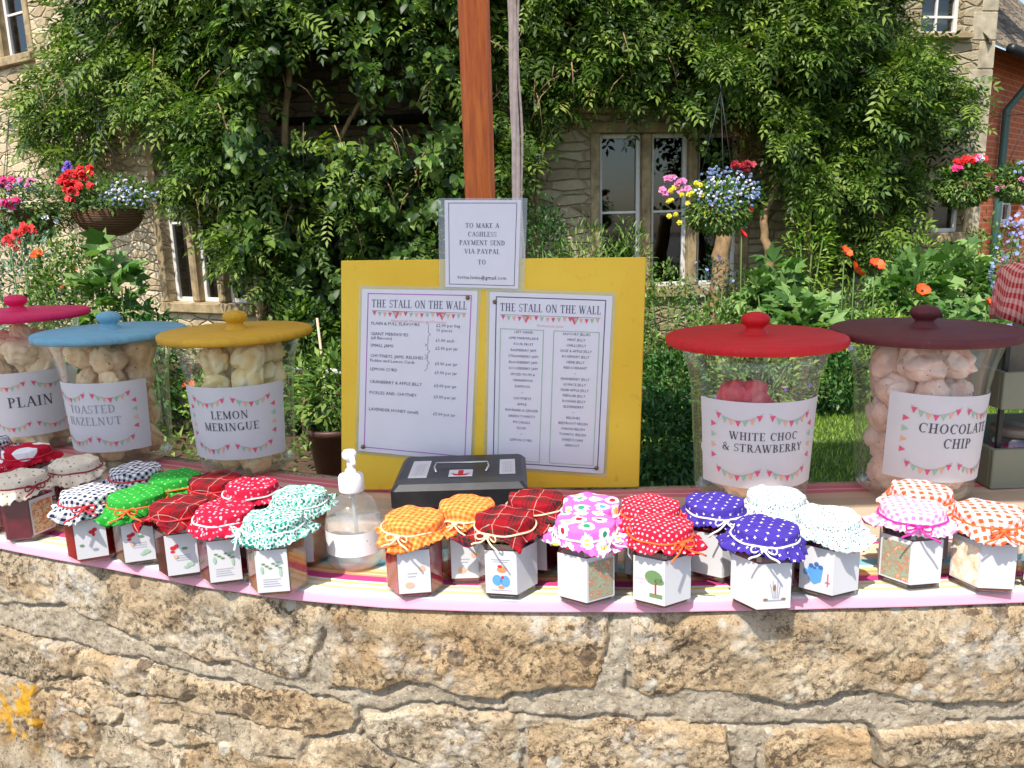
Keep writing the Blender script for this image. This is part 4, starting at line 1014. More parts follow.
big_jar(17, 311, 1.308, 'd81a5c', ['PLAIN'], .022, 0, .25, 'plain', 'glass jar of plain meringues with a pink lid, at the far left', 1, tilt=0)
big_jar(110, 329, 1.279, '74a9c0', ['TOASTED', 'HAZELNUT'], .016, -33, .225, 'nut', 'glass jar of toasted hazelnut meringues with a blue lid', 2, faint=True)
big_jar(236, 329, 1.281, 'd0a022', ['LEMON', 'MERINGUE'], .0150, -16, .225, 'lemon', 'glass jar of lemon meringues with a yellow lid', 3)
big_jar(755, 334, 1.278, 'c8101a', ['WHITE CHOC', '& STRAWBERRY'], .0125, 12, .15, 'pale', 'glass jar of white choc and strawberry meringues with a red lid', 4, toppink=True)
big_jar(924, 327, 1.281, '5c2024', ['CHOCOLATE', 'CHIP'], .0155, 38, .235, 'choc', 'glass jar of chocolate chip meringues with a brown lid', 5, tilt=-3, faint=False)

# ---------------- yellow notice board
bd0, bd1 = aty(343, 486, 1.30), aty(637, 492, 1.30)
yb = (1.300, 1.345)    # bottom, top Y: leans back a little
BL = Vector((float(bd0[0]), yb[0], Z0)); BR = Vector((float(bd1[0]), yb[0]-.004, Z0))
BW = (BR-BL).length; ux = ((BR-BL)/BW+Vector((0,0,-.016))).normalized(); th_ = math.atan2(yb[1]-yb[0], .40); uz = Vector((.045, math.sin(th_), math.cos(th_))).normalized(); ux = (ux-uz*ux.dot(uz)*0).normalized(); un = uz.cross(ux)*-1
BH = .399; Cb = (BL+BR)/2; BW += .004
k = NT('yellow painted board'); k.base(k.mix(k.ramp(k.noise(k.obj, 40, 5, .7), [(.6, (0,0,0)), (.72, (.35,.35,.35))]), k.ramp(k.noise(k.obj, 7, 3), [(.3, hx('e8bc2a')), (.7, hx('f0ca3c'))]), hx('b27c10'))); k.rough(.6); k.bump(k.noise(k.mapping(k.obj, (8,8,1)), 20, 3), .15, .002)
Mb = Matrix((ux, -un, uz)).transposed()
board = MB().box((0, 0, 0), (1, 1, 1)); board = MB(); board.box(Cb+uz*BH/2-un*0, (BW, .012, BH), 0, Mb, .0015)
bo_ = board.build('notice_board', k.mat); tag(bo_, 'yellow painted board standing on the wall with two laminated price lists pinned on it', 'notice board')
def bmap(u, v, h):   # u from the centre, v from the board's foot
    return tuple(Cb+ux*u+uz*v-un*0+un*(.0062+h))
if un.y > 0: bmap = lambda u, v, h: tuple(Cb+ux*u+uz*v-un*(.0062+h))
def ruv(px, py):     # photo pixel -> board u,v
    d = Vector(ray(px, py)); o = Vector(CAM); t = (Cb-o).dot(un)/d.dot(un); p = o+d*t-Cb; g_ = ux.dot(uz); pu, pv = p.dot(ux), p.dot(uz); return (pu-g_*pv)/(1-g_*g_), (pv-g_*pu)/(1-g_*g_)
M_lam = plain('laminated paper', (.72,.71,.77), .22, var=.015, spec=.5)
M_plastic = thin_glass('clear laminate edge', (.85,.92,.96), haze=.35)
def sheet(name, c0, c1, c2, c3, label, cat, inks, border, lift=.001, ed=.028):
    """c0..c3: photo corners lower-left, lower-right, upper-right, upper-left on the board plane"""
    Q = [Vector(ruv(*c)) for c in (c0, c1, c2, c3)]
    t = empty(name, bmap(*((Q[0]+Q[2])/2), 0), 0, label, cat, 'laminated notices on the yellow board')
    org = Vector(t.location)
    Wd, Ht = 1.0, ((Q[3]-Q[0]).length/(Q[1]-Q[0]).length)
    def mp(u, v, h):
        p = Q[0]*(1-u)*(1-v/Ht)+Q[1]*u*(1-v/Ht)+Q[2]*u*(v/Ht)+Q[3]*(1-u)*(v/Ht); return tuple(Vector(bmap(p.x, p.y, lift+h))-org)
    MB().add([mp(-ed,-.028,0), mp(1+ed,-.028,0), mp(1+ed,Ht+.028,0), mp(-ed,Ht+.028,0)], [(0,1,2,3)]).build('laminate_edge', M_plastic, t)
    MB().add([mp(0,0,.0006), mp(1,0,.0006), mp(1,Ht,.0006), mp(0,Ht,.0006)], [(0,1,2,3)]).build('paper', M_lam, t)
    decals([(nm, INK[ik], ps(Ht), .0010+.00005*i) for i, (nm, ik, ps) in enumerate(inks)]+[('border_line', INK[border], frameq(.05,.035,.95,Ht-.035,.008), .0009)], mp, t)
    return t, mp, Ht
def head(H_): return serif('THE STALL ON THE WALL', .066, .5, H_-.155, .80, .05)
def headbunt(kk):
    def f(H_):
        o = []; q = {0: [], 1: [], 2: [], 3: []}
        for x0, x1 in ((.09,.36),(.36,.64),(.64,.91)):
            qq = bunting(x0, x1, H_-.185, .012, 6, .034)
            for z_ in q: q[z_] += qq[z_]
        for cx in (.3, .7): q[1].append([(cx-.035, H_-.185), (cx, H_-.25), (cx+.035, H_-.185)])
        o = q[kk]
        if kk == 0: o = [rectq(.09, H_-.187, .91, H_-.182)]
        return o
    return f
LI = [('PLAIN & FULL FLAVOURS', .285+.0, '£2.00 per bag'), ('', .325, '10 pieces'), ('GIANT MERINGUES', .375, ''), ('(all flavours)', .41, '£1.00 each'), ('SMALL JAMS', .475, '£2.00 per jar'), ('CHUTNEYS, JAMS, RELISHES', .565, ''), ('Pickles and Lemon Curds', .605, '£3.00 per jar'),
      ('LEMON CURD', .68, '£3.00 per jar'), ('CRANBERRY & APPLE JELLY', .79, '£3.00 per jar'), ('PICKLES AND CHUTNEY', .885, '£3.00 per jar'), ('LAVENDER HONEY (small)', 1.03, '£5.00 per jar')]
def listL(H_):
    o = []
    for a, v, b_ in LI:
        if a: o += sans(a, .038, .085, H_-v-.02)
        if b_: o += sans(b_, .038, .65, H_-v-.02)
    return o
def braces(H_):
    o = []
    for y0, y1 in ((.27,.47),(.45,.58),(.54,.68)):
        m_ = (y0+y1)/2
        for a, b_ in (((.56,y0),(.585,y0+.02)), ((.585,y0+.02),(.585,m_-.015)), ((.585,m_-.015),(.605,m_)), ((.605,m_),(.585,m_+.015)), ((.585,m_+.015),(.585,y1-.02)), ((.585,y1-.02),(.56,y1))): o.append(_seg(a[0], H_-a[1], b_[0], H_-b_[1], .005))
    return o
shL, mpL, HL = sheet('price_list', (359,450), (471,461), (478,291), (363,289), 'left laminated price list of meringues with a lilac border line', 'notice',
  [('heading', 'slate', head), ('heading_bunting', 'soft grey', headbunt(0)), ('heading_bunting', 'pink', headbunt(1)), ('heading_bunting', 'sage', headbunt(2)), ('heading_bunting', 'peach', headbunt(3)),
   ('small_print', 'slate', listL), ('subtitle', 'rose', lambda H_: sans('Homemade Meringues and Preserves', .032, .5, H_-.275, 'CENTER')), ('bracket_lines', 'soft grey', braces)], 'lilac')
C1 = ['LEFT HAND', 'LIME MARMALADE', 'FOUR FRUIT', 'RASPBERRY JAM', 'STRAWBERRY JAM', 'BLACKBERRY JAM', 'GOOSEBERRY JAM', 'SPICED PLUM &', 'CINNAMON', 'DAMSON', '~', 'CHUTNEYS', 'APPLE', 'RHUBARB & GINGER', 'GREEN TOMATO', 'PICCALILLI', 'PLUM', '~', 'LEMON CURD']
C2 = ['SAVOURY JELLIES', 'MINT JELLY', 'CHILLI JELLY', 'SAGE & APPLE JELLY', 'ROSEMARY JELLY', 'HERB JELLY', 'REDCURRANT', '~', 'CRANBERRY JELLY', 'QUINCE JELLY', 'CRAB APPLE JELLY', 'MEDLAR JELLY', 'ROWAN JELLY', 'ELDERBERRY', '~', 'RELISHES', 'BEETROOT RELISH', 'ONION RELISH', 'TOMATO RELISH', 'SWEETCORN', 'APRICOT']
def listR(H_):
    o = []
    for lst, cx, st in ((C1, .285, .0495), (C2, .72, .0455)):
        for i, a in enumerate(lst): o += sans(a, .030, cx, H_-.335-st*i*1.02, 'CENTER')
    return o
shR, mpR, HR = sheet('price_list', (487,465), (603,473), (612,296), (490,292), 'right laminated list of jams and chutneys with a dark border line', 'notice',
  [('heading', 'slate', head), ('heading_bunting', 'soft grey', headbunt(0)), ('heading_bunting', 'pink', headbunt(1)), ('heading_bunting', 'sage', headbunt(2)), ('heading_bunting', 'peach', headbunt(3)),
   ('small_print', 'slate', listR), ('subtitle', 'rose', lambda H_: sans('Homemade Jams', .032, .5, H_-.275, 'CENTER')), ('column_line', 'sage', lambda H_: frameq(.09,.06,.45,H_-.30,.006)+frameq(.53,.06,.91,H_-.30,.006))], 'slate')
def signtxt(H_):
    o = []
    for i, s_ in enumerate(['TO MAKE A', 'CASHLESS', 'PAYMENT SEND', 'VIA PAYPAL', 'TO']): o += serif(s_, .064, .5, H_-.37-i*.115-(.03 if i == 4 else 0), 1.0, .06)
    return o
shT, mpT, HT = sheet('payment_sign', (446,287), (518,289), (521,201), (445,201), 'small laminated cashless payment sign standing above the yellow board', 'notice',
  [('lettering', 'slate', signtxt), ('address_line', 'black', lambda H_: sans('torna.levin@gmail.com', .072, .5, H_-1.06, 'CENTER')),], 'slate', lift=.003, ed=.085)
shT['group'] = 'laminated notices on the yellow board'
# brass pins
def pin(px, py, lab):
    u, v = ruv(px, py); b = MB(); b.lathe([(.0035,0),(.0038,.001),(.0028,.003),(.0,.004)], 16)
    o = b.build('drawing_pin', plain('brass pin', (.25,.18,.08), .35, .9), None, True); o.location = bmap(u, v, .0023); o.rotation_euler = (R(90)+th_*-1, 0, 0)
    tag(o, lab, 'pin', 'pins holding the notices')
pin(364, 446, 'brass pin at the lower left corner of the left price list'); pin(596, 467, 'brass pin at the lower right corner of the right list')
pin(468, 298, 'dark pin at the top right corner of the left price list'); pin(495, 302, 'dark pin at the top left corner of the right list')

# ---------------- parasol with its rope
pY = 1.78
pol = empty('parasol', (0, 0, 0), 0, 'square market parasol on a thick varnished orange wooden pole behind the board', 'parasol')
a0, a1 = aty(472.5, 0, pY), aty(480, 195, pY)
px_ = float(a1[0]); pol.location = (px_, pY, 0); 
k = NT('varnished wood'); q = k.noise(k.mapping(k.obj, (9,9,.7)), 12, 5, .6); k.base(k.ramp(q, [(.3, hx('a8480c')), (.5, hx('d06414')), (.7, hx('e07c22'))])); k.rough(.5); k.b.inputs['Coat Weight'].default_value = .08; k.b.inputs['Coat Roughness'].default_value = .2; M_var = k.mat
b = MB(); b.box((0,0,1.56), (.064,.064,3.08), 0, Matrix.Rotation(R(8), 3, 'Z'), .012); b.build('pole', M_var, pol)
b = MB(); b.lathe([(.28,0.006),(.28,.05),(.26,.065),(.07,.08),(.06,.3),(.0,.3)], 40); b.build('base', plain('cast iron base', (.05,.05,.05), .6), pol, True)
k = NT('cream parasol canvas'); k.base(hx('e4dccb')); k.rough(.9); tl = k.n('BsdfTranslucent'); tl.inputs[0].default_value = (.88,.86,.84,1); mx = k.n('MixShader'); mx.inputs[0].default_value = .6; k.l(k.b.outputs[0], mx.inputs[1]); k.l(tl.outputs[0], mx.inputs[2]); k.l(mx.outputs[0], k.out.inputs[0]); M_can = k.mat
hc = 1.58; ze, zp = 2.52, 3.1; b = MB(); sg = 8
V = []; 
ring = []
for i in range(4*sg):
    s_, f_ = divmod(i, sg); f_ /= sg; cs = [(-hc,-hc),(hc,-hc),(hc,hc),(-hc,hc)]; A, B = cs[s_], cs[(s_+1) % 4]
    ring.append((A[0]+(B[0]-A[0])*f_, A[1]+(B[1]-A[1])*f_, math.sin(f_*math.pi)*.05))
for q in (1, .75, .5, .25, .03):
    V += [(x*q, y*q, ze+(zp-ze)*(1-q)+d*q-.03*math.sin(q*math.pi)) for x, y, d in ring]
n_ = 4*sg; F = [(i*n_+j, i*n_+(j+1) % n_, (i+1)*n_+(j+1) % n_, (i+1)*n_+j) for i in range(4) for j in range(n_)]+[tuple(4*n_+j for j in range(n_))]
b.add(V, F); co = b.build('canopy', M_can, pol); md = co.modifiers.new('t', 'SOLIDIFY'); md.thickness = .002
for i in range(8):
    a = R(45)*i; L_ = hc*(1.41 if i % 2 else 1)-.02; a += 0
    b = MB(); b.tube([(0,0,zp-.03), (L_*math.cos(a), L_*math.sin(a), ze-.005+(.045 if i % 2 == 0 else 0)*0)], .01, 6); b.build('rib', M_var, pol)
# rope hanging beside the pole
b = MB(); rx = float(aty(514, 100, 1.72)[0])
for s_ in range(3):
    b.tube([(rx+.0045*math.cos(z*9+s_*2.1), 1.70+.0045*math.sin(z*9+s_*2.1), z) for z in np.arange(1.15, 3.0, .02)], .0052, 7, 0)
b.tube([(rx+.012+.003*math.sin(z*20), 1.705, z) for z in np.arange(1.25, 2.9, .05)], .003, 5)
o = b.build('rope', plain('faded pink cord', hx('dcc8c0'), .9, var=.15, scale=60, bump=.4), None, True); tag(o, 'pale pinkish twisted cord hanging down beside the wooden pole', 'rope')

# ---------------- cash box
bc = atz(457, 487, Z0+.082); bx0 = float(atz(391, 487, Z0+.082)[0]); bx1 = float(atz(527, 489, Z0+.082)[0]); byf = float(bc[1])+.01
cbx = empty('cash_box', ((bx0+bx1)/2, byf+.075, Z0), 0, 'dark grey metal cash box with folding handle and paper stickers, in front of the board', 'cash box')
wB = bx1-bx0; k = NT('grey enamel'); k.base(k.ramp(k.noise(k.obj, 40, 4), [(.3, (.016,.017,.020)), (.7, (.028,.029,.033))])); k.rough(.38); k.b.inputs['Metallic'].default_value = .3; M_en = k.mat
MB().box((0, 0, .0235), (wB, .155, .047), 0, None, .006).build('body', M_en, cbx)
def frust(w0, d0, z0, w1, d1, z1, cc=.010):
    V = []
    for w_, d_, z in ((w0,d0,z0),(w0,d0,z0+.026),(w1,d1,z1-.002),(w1-.004,d1-.004,z1)):
        x_, y_ = w_/2, d_/2
        V += [(-x_+cc,-y_,z),(x_-cc,-y_,z),(x_,-y_+cc,z),(x_,y_-cc,z),(x_-cc,y_,z),(-x_+cc,y_,z),(-x_,y_-cc,z),(-x_,-y_+cc,z)]
    F = [(i*8+j, i*8+(j+1) % 8, (i+1)*8+(j+1) % 8, (i+1)*8+j) for i in range(3) for j in range(8)]+[tuple(range(24,32)), tuple(range(8))[::-1]]
    return MB().add(V, F)
ld = frust(wB+.003, .158, .049, wB-.008, .146, .083, .005).build('lid', M_en, cbx)
M_chr = plain('bright steel', (.6,.6,.6), .2, .95)
b = MB(); b.tube([(-.038,-.018,.0835),(-.042,-.004,.087),(-.040,.012,.089),(.040,.012,.089),(.042,-.004,.087),(.038,-.018,.0835)][::1], .0018, 8); b.build('handle', M_chr, ld, True)
M_st = M_paper
for nm, xc, yc, w_, d_ in (('sticker', -wB/2+.034, .0, .028, .085), ('sticker', wB/2-.028, .003, .024, .075)):
    s_ = MB().box((xc, yc, .0835), (w_, d_, .0004)).build(nm, M_paper, ld)
    decals([('handwriting', INK['soft grey'], [_seg(xc-.008+.004*i, yc-.03+.007*j, xc-.005+.004*i+.003*(j % 2), yc-.027+.007*j+.003*(i % 2), .0008) for i in range(4) for j in range(8)], .0)], lambda u, v, h: (u, v, .08385), s_)
s_ = MB().box((.0, -.026, .0840), (.036, .032, .0006)).build('sticker', M_paper, ld)
decals([('red_mark', INK['red'], [rectq(-.004,-.034,.004,-.013), [(-.015,-.026),(-.009,-.038),(0,-.040),(.009,-.038),(.015,-.026),(.007,-.031),(0,-.034),(-.007,-.031)]], .0)], lambda u, v, h: (u, v, .08450), s_)

# ---------------- hand sanitiser bottle
pb = atz(357, 562, Z0); bt_ = empty('pump_bottle', (float(pb[0]), float(pb[1]), Z0), 0, 'clear round hand gel pump bottle with white pump and label', 'bottle')
M_clear = thin_glass('clear plastic', (.97,.98,.99), haze=.12, ior=1.45)
pr = [(.0,.001),(.030,.001),(.0365,.004),(.0395,.012),(.040,.05),(.0385,.066),(.034,.080),(.026,.092),(.016,.099),(.0145,.102),(.0145,.108)]
MB().lathe(pr, 48).build('body', M_clear, bt_, True)
M_gel = thin_glass('clear gel', (.94,.96,.97), haze=.4, ior=1.2)
MB().lathe([(.0,.003),(.030,.003),(.037,.010),(.0385,.05),(.037,.066),(.0,.067)], 48).build('gel', M_gel, bt_, True)
M_wp = plain('white plastic', (.82,.82,.83), .35, var=.02)
b = MB(); va = math.atan2(-pb[1], -pb[0]); nn = 24
V = [(.0404*math.cos(va-1.25+2.5*i/nn), .0404*math.sin(va-1.25+2.5*i/nn), z) for z in (.024,.056) for i in range(nn+1)]
lb = b.add(V, [(i, i+1, nn+2+i, nn+1+i) for i in range(nn)]).build('label', M_wp, bt_, True)
decals([('label_lines', INK['soft grey'], [rectq(-.03,.0505,.04,.0515), rectq(-.03,.0275,.04,.029), rectq(-.012,.043,.016,.0455), rectq(-.016,.038,.02,.0395)], .0)], lambda u, v, h: (.0407*math.cos(va+u/.0404), .0407*math.sin(va+u/.0404), v), lb)
pm = MB().lathe([(.0165,.104),(.0172,.106),(.0172,.124),(.0155,.127),(.008,.129),(.007,.134),(.0042,.136),(.0042,.150),(.0,.150)], 32, cap0=True).build('pump', M_wp, bt_, True)
b = MB(); a = va+R(8); D = Vector((math.cos(a), math.sin(a), 0))
b.lathe([(.0,.148),(.008,.149),(.010,.152),(.010,.157),(.007,.161),(.0,.162)], 20); b.tube([tuple(Vector((0,0,.156))+D*q-Vector((0,0,.0 if q < .025 else .006))) for q in (0,.012,.022,.034)], [.0055,.005,.0042,.0032], 10); b.build('nozzle', M_wp, pm, True)
MB().tube([(0,0,.104),(.002,0,.06),(.004,0,.01)], .0028, 8).build('dip_tube', thin_glass('milky tube', (.8,.82,.84), haze=.6), pm, True)

# ---------------- two-tier stand at the right
st0 = atz(986, 497, Z0); X0s = float(st0[0])+.028; Y0s = float(st0[1])+.035
stand = empty('display_stand', (X0s, Y0s, Z0), 0, 'sage painted two tier wooden display stand with black uprights at the right edge', 'display stand')
M_sage = plain('sage grey paint', hx('7c7f6c'), .7, var=.06, scale=12, bump=.1)
def crate(z, h, x0=0.0, nm='tray'):
    b = MB(); W_, D_ = .36, .24; t_ = .009
    b.box((x0+W_/2, t_/2, z+h/2), (W_, t_, h), 0, None, .0015); b.box((x0+W_/2, D_-t_/2, z+h/2), (W_, t_, h), 0, None, .0015)
    b.box((x0+t_/2, D_/2, z+h/2), (t_, D_-2*t_-.001, h), 0, None, .0015); b.box((x0+W_-t_/2, D_/2, z+h/2), (t_, D_-2*t_-.001, h), 0, None, .0015)
    b.box((x0+W_/2, D_/2, z+.006), (W_-2*t_-.001, D_-2*t_-.001, .008)); return b.build(nm, M_sage, stand)
crate(.0, .068); crate(.135, .062, .005)
for x_, y_ in ((.012,.020),(.012,.225),(.352,.020),(.352,.225)): MB().box((x_+.006, y_, .14), (.007, .007, .26)).build('upright', M_lead, stand)
# checked cloth bundle on the upper tier
b = MB(); nu, nv = 26, 22
def drape(i, j):
    u = i/nu*2-1; v = j/nv*2-1
    sx = max(-1, min(1, u*1.5)); sy = max(-1, min(1, v*1.5)); ov = max(0, abs(u)-.667)*1.5; ow = max(0, abs(v)-.667)*1.5
    x_ = sx*.095+(math.copysign(.012*ov, u)); y_ = sy*.075+math.copysign(.012*ow, v); z_ = .12+.012*math.cos(u*2)*math.cos(v*2)-.18*max(ov, ow)+.004*math.sin(u*13+v*7)
    f_ = .007*math.sin(9*v+2)*ov*2+.007*math.sin(11*u)*ow*2
    return (x_+(f_ if ov > 0 else 0), y_+(f_ if ow > 0 else 0), z_)
V = [drape(i, j) for j in range(nv+1) for i in range(nu+1)]; UV = [((i/nu)*.32, (j/nv)*.28) for j in range(nv+1) for i in range(nu+1)]
b.add(V, [(j*(nu+1)+i, j*(nu+1)+i+1, (j+1)*(nu+1)+i+1, (j+1)*(nu+1)+i) for j in range(nv) for i in range(nu)], 0, UV)
o = b.build('checked_cloth', fab('red gingham cotton', gingham(hx('c62a2e'), .011, hx('eeb8b0'), .1)), None, True); o.location = (X0s+.19, Y0s+.11, Z0+.236); md = o.modifiers.new('t', 'SOLIDIFY'); md.thickness = .001
tag(o, 'red and white checked cloth draped over goods on the upper tier of the stand', 'cloth')
b = MB(); b.box((0,0,.055), (.165,.12,.19), 0, None, .02); o = b.build('cake_tin', plain('tin', (.4,.35,.3), .5, .5), None); o.location = (X0s+.19, Y0s+.11, Z0+.147+.034); tag(o, 'tin hidden beneath the red checked cloth', 'tin')
b = MB(); b.lathe([(.0,0),(.032,0),(.036,.01),(.036,.055),(.030,.062)], 28); jr = b.build('round_jar', thin_glass('jar glass small', (.9,.9,.9)), None, True); jr.location = (X0s+.075, Y0s+.07, Z0+.0125); tag(jr, 'small round jar of pink purple sweets in the lower tray of the stand', 'jar')
b = MB(); b.lathe([(.0,.003),(.030,.003),(.033,.010),(.033,.040),(.0,.044)], 28); b.build('contents', scene_ink('pink and purple sweets', [hx('5a2040'), hx('c04070'), hx('e8a0b8')], 120), jr, True)
b = MB(); b.lathe([(.034,.062),(.035,.064),(.035,.074),(.033,.0765),(.0,.077)], 28, cap0=True); b.build('lid', plain('brown lid', hx('7a6a5c'), .5), jr, True)
# ================================================================== PLANTS
def unit(v): return v/np.maximum(np.linalg.norm(v, axis=-1, keepdims=True), 1e-9)
def leaves_mesh(name, P, D, Nn, L, Wd, mat_, parent, fold=.25, tint=None, broad=False):
    """one folded leaf blade per point: P base, D direction, Nn rough normal, L length, Wd width"""
    n = len(P); D = unit(D); S = unit(np.cross(D, Nn)); U = np.cross(S, D)
    L = np.asarray(L).reshape(-1, 1)*np.ones((n, 1)); Wd = np.asarray(Wd).reshape(-1, 1)*np.ones((n, 1))
    if not broad:
        V = np.stack([P, P+D*L*.45+S*Wd*.5+U*Wd*fold, P+D*L-U*L*.12, P+D*L*.45-S*Wd*.5+U*Wd*fold], 1).reshape(-1, 3)
        F = np.arange(n*4).reshape(n, 4); k_ = 4
    else:
        m0 = P; m1 = P+D*L*.5; m2 = P+D*L-U*L*.18
        V = np.stack([m0, m1, m2, P+D*L*.22+S*Wd*.42+U*Wd*fold, P+D*L*.68+S*Wd*.36+U*Wd*fold*.7, P+D*L*.22-S*Wd*.42+U*Wd*fold, P+D*L*.68-S*Wd*.36+U*Wd*fold*.7], 1).reshape(-1, 3)
        o = (np.arange(n)*7)[:, None]
        F = np.concatenate([o+np.array([[0,3,4,1]]), o+np.array([[1,4,2,6]]), o+np.array([[0,1,6,5]])], 0); k_ = 7
    t = rng.random(n) if tint is None else tint
    C = np.repeat(np.stack([t, t, t, np.ones(n)], 1), k_, axis=0)
    return np_mesh(name, V, F, mat_, parent, False, None, C)
def palmate_mesh(name, P, D, Nn, size, mat_, parent, lobes=5, sharp=.5):
    n = len(P); D = unit(D); S = unit(np.cross(D, Nn)); U = np.cross(S, D); V = []; F = []; size = np.asarray(size).reshape(-1, 1)*np.ones((n, 1))
    outl = []
    for i in range(lobes):
        a = R(-115+230*i/(lobes-1)); ln = 1-.28*abs(i-(lobes-1)/2)/((lobes-1)/2)
        outl.append((a, ln, -.10)); 
        if i < lobes-1: outl.append((a+R(115/(lobes-1)), ln*sharp, .05))
    pts = [P-D*size*.1]+[P+(D*math.cos(a)+S*math.sin(a))*size*l*.55+D*size*.25+U*size*h for a, l, h in outl]
    V = np.stack(pts, 1).reshape(-1, 3); m_ = len(pts); o = (np.arange(n)*m_)[:, None]
    F = np.concatenate([o+np.array([[0, i, i+1]]) for i in range(1, m_-1)]+[o+np.array([[0, m_-1, 1]])][:0], 0)
    t = rng.random(n); C = np.repeat(np.stack([t, t, t, np.ones(n)], 1), m_, axis=0)
    return np_mesh(name, V, F, mat_, parent, False, None, C)
LM = {
 'wisteria': leaf_mat('wisteria leaf', hx('2c440e'), hx('4e6c22'), hx('869a40'), .26, .5),
 'vine': leaf_mat('vine leaf', hx('203610'), hx('3c5c1c'), hx('76903a'), .24, .45),
 'dark': leaf_mat('dark shrub leaf', hx('22401a'), hx('36602a'), hx('5a8440'), .2, .4),
 'mid': leaf_mat('garden leaf', hx('3c5a26'), hx('5e8036'), hx('94a854'), .3, .5),
 'lime': leaf_mat('lime leaf', hx('567f22'), hx('86a83a'), hx('b2c468'), .35, .5),
 'silver': leaf_mat('silver leaf', hx('4a6a50'), hx('74917a'), hx('a2b8a0'), .2, .55),
 'dry': leaf_mat('dry flower spray', hx('6a4a28'), hx('98703f'), hx('b89468'), .2, .8),
 'bigleaf': leaf_mat('mallow leaf', hx('40642c'), hx('628a44'), hx('8fac62'), .3, .5),
}
M_bark = plain('climber bark', hx('8d7250'), .9, var=.35, scale=14, bump=.6)
M_stem = plain('green stem', hx('52702e'), .7)
GLn = {'house': (A_, B_)}
def inpoly(P, X, Y):
    P = np.array(P); ins = np.zeros(X.shape, bool)
    for i in range(len(P)):
        a, b = P[i], P[(i+1) % len(P)]; ins ^= ((a[1] > Y) != (b[1] > Y)) & (X < (b[0]-a[0])*(Y-a[1])/(b[1]-a[1]+1e-9)+a[0])
    return ins
def wallpts(px, py):
    """photo pixels -> points on whichever facade they meet, with its normal"""
    d = cF+cR*((px-512)/FPX)[:, None]-cU*((py-384)/FPX)[:, None]
    def hit(A, B):
        e = np.array(B)-np.array(A); nn = np.array([e[1], -e[0]])/np.hypot(*e); t = (nn@np.array(A))/(d[:, :2]@nn); P = CAM+d*t[:, None]
        return P, np.tile([nn[0], nn[1], 0], (len(px), 1))
    P1_, N1 = hit(A_, B_); P2_, N2 = hit(D_, A_); left = P1_[:, 0] < A_[0]
    return np.where(left[:, None], P2_, P1_), np.where(left[:, None], N2, N1)
def climb(poly, n, out0, out1, seed, hollow=None, dens=.0, edgefade=18):
    g = np.random.default_rng(seed); xs = np.array(poly)[:, 0]; ys = np.array(poly)[:, 1]
    px = g.uniform(xs.min(), xs.max(), n*3); py = g.uniform(ys.min(), ys.max(), n*3)
    wx = 9*vnoise(px/26, py/26, seed, 3); wy = 9*vnoise(px/26+50, py/26, seed+1, 3)
    ok = inpoly(poly, px+wx, py+wy); cl_ = vnoise(px/34, py/26, seed+2, 3)
    ok &= (cl_+g.normal(0, .12, len(px))) > dens
    if hollow is not None:
        for (hx_, hy_, rx_, ry_, keep) in hollow:
            q = ((px-hx_)/rx_)**2+((py-hy_)/ry_)**2 < 1; ok &= ~(q & (g.random(len(px)) > keep))
    px, py, cl_ = px[ok][:n], py[ok][:n], cl_[ok][:n]
    P, N = wallpts(px, py); th_o = out0+(out1-out0)*np.clip(.5+cl_*1.3, 0, 1)
    o = th_o*g.random(len(px))**.55
    d = P-CAM; t_ = 1-o/np.maximum(-(d*N).sum(1), .5)
    return CAM+d*t_[:, None], N, g
def sprays(name, P, N, g, mat_, parent, pairs=5, ll=.078, lw=.028, rl=.25):
    n = len(P); down = np.array([0, 0, -1.0])
    D = unit(N*g.uniform(.3, 1.1, (n, 1))+g.normal(0, .55, (n, 3))+down*g.uniform(-.2, .7, (n, 1))); nrm = unit(N*.6+np.array([0,0,.8])+g.normal(0, .3, (n, 3)))
    S = unit(np.cross(D, nrm)); U = np.cross(S, D); PP = []; DD = []; NN = []; TT = []; sc_ = g.uniform(.55, 1.4, (n, 1)); tt = g.random(n)
    for i in range(pairs):
        f_ = (i+.6)/pairs; base = P+D*rl*sc_*f_+down*(f_**2*.06)
        for sg in (-1, 1):
            PP.append(base); DD.append(unit(S*sg+D*.55+down*.25+g.normal(0, .12, (n, 3)))); NN.append(U); TT.append(np.clip(tt+g.normal(0, .12, n), 0, 1))
    PP.append(P+D*rl*sc_+down*.06); DD.append(unit(D+down*.4)); NN.append(U); TT.append(tt)
    m_ = len(PP); Ls = np.tile((ll*sc_)[:, 0], m_)*g.uniform(.8, 1.15, n*m_)
    return leaves_mesh(name, np.concatenate(PP), np.concatenate(DD), np.concatenate(NN), Ls, Ls*lw/ll, mat_, parent, .12, np.concatenate(TT))
cot_leaf_top = -150
PA = [(26,128),(30,98),(52,66),(64,12),(62,cot_leaf_top),(250,cot_leaf_top),(262,60),(250,150),(262,215),(256,268),(240,262),(205,215),(180,205),(172,150),(150,118),(108,108),(98,128),(100,150),(60,158),(34,150)]
PB = [(225,cot_leaf_top),(470,cot_leaf_top),(470,130),(455,240),(440,285),(350,330),(330,345),(292,330),(262,300),(238,262),(220,215),(212,120)]
PC = [(440,cot_leaf_top),(780,cot_leaf_top),(770,60),(735,96),(705,104),(660,96),(618,104),(585,88),(560,100),(548,128),(530,150),(524,190),(535,222),(500,240),(440,240)]
PD = [(700,cot_leaf_top),(880,cot_leaf_top),(898,-10),(906,32),(946,66),(972,98),(966,126),(940,144),(922,152),(918,190),(896,226),(868,262),(835,262),(815,225),(790,180),(762,118),(735,95),(700,60)]
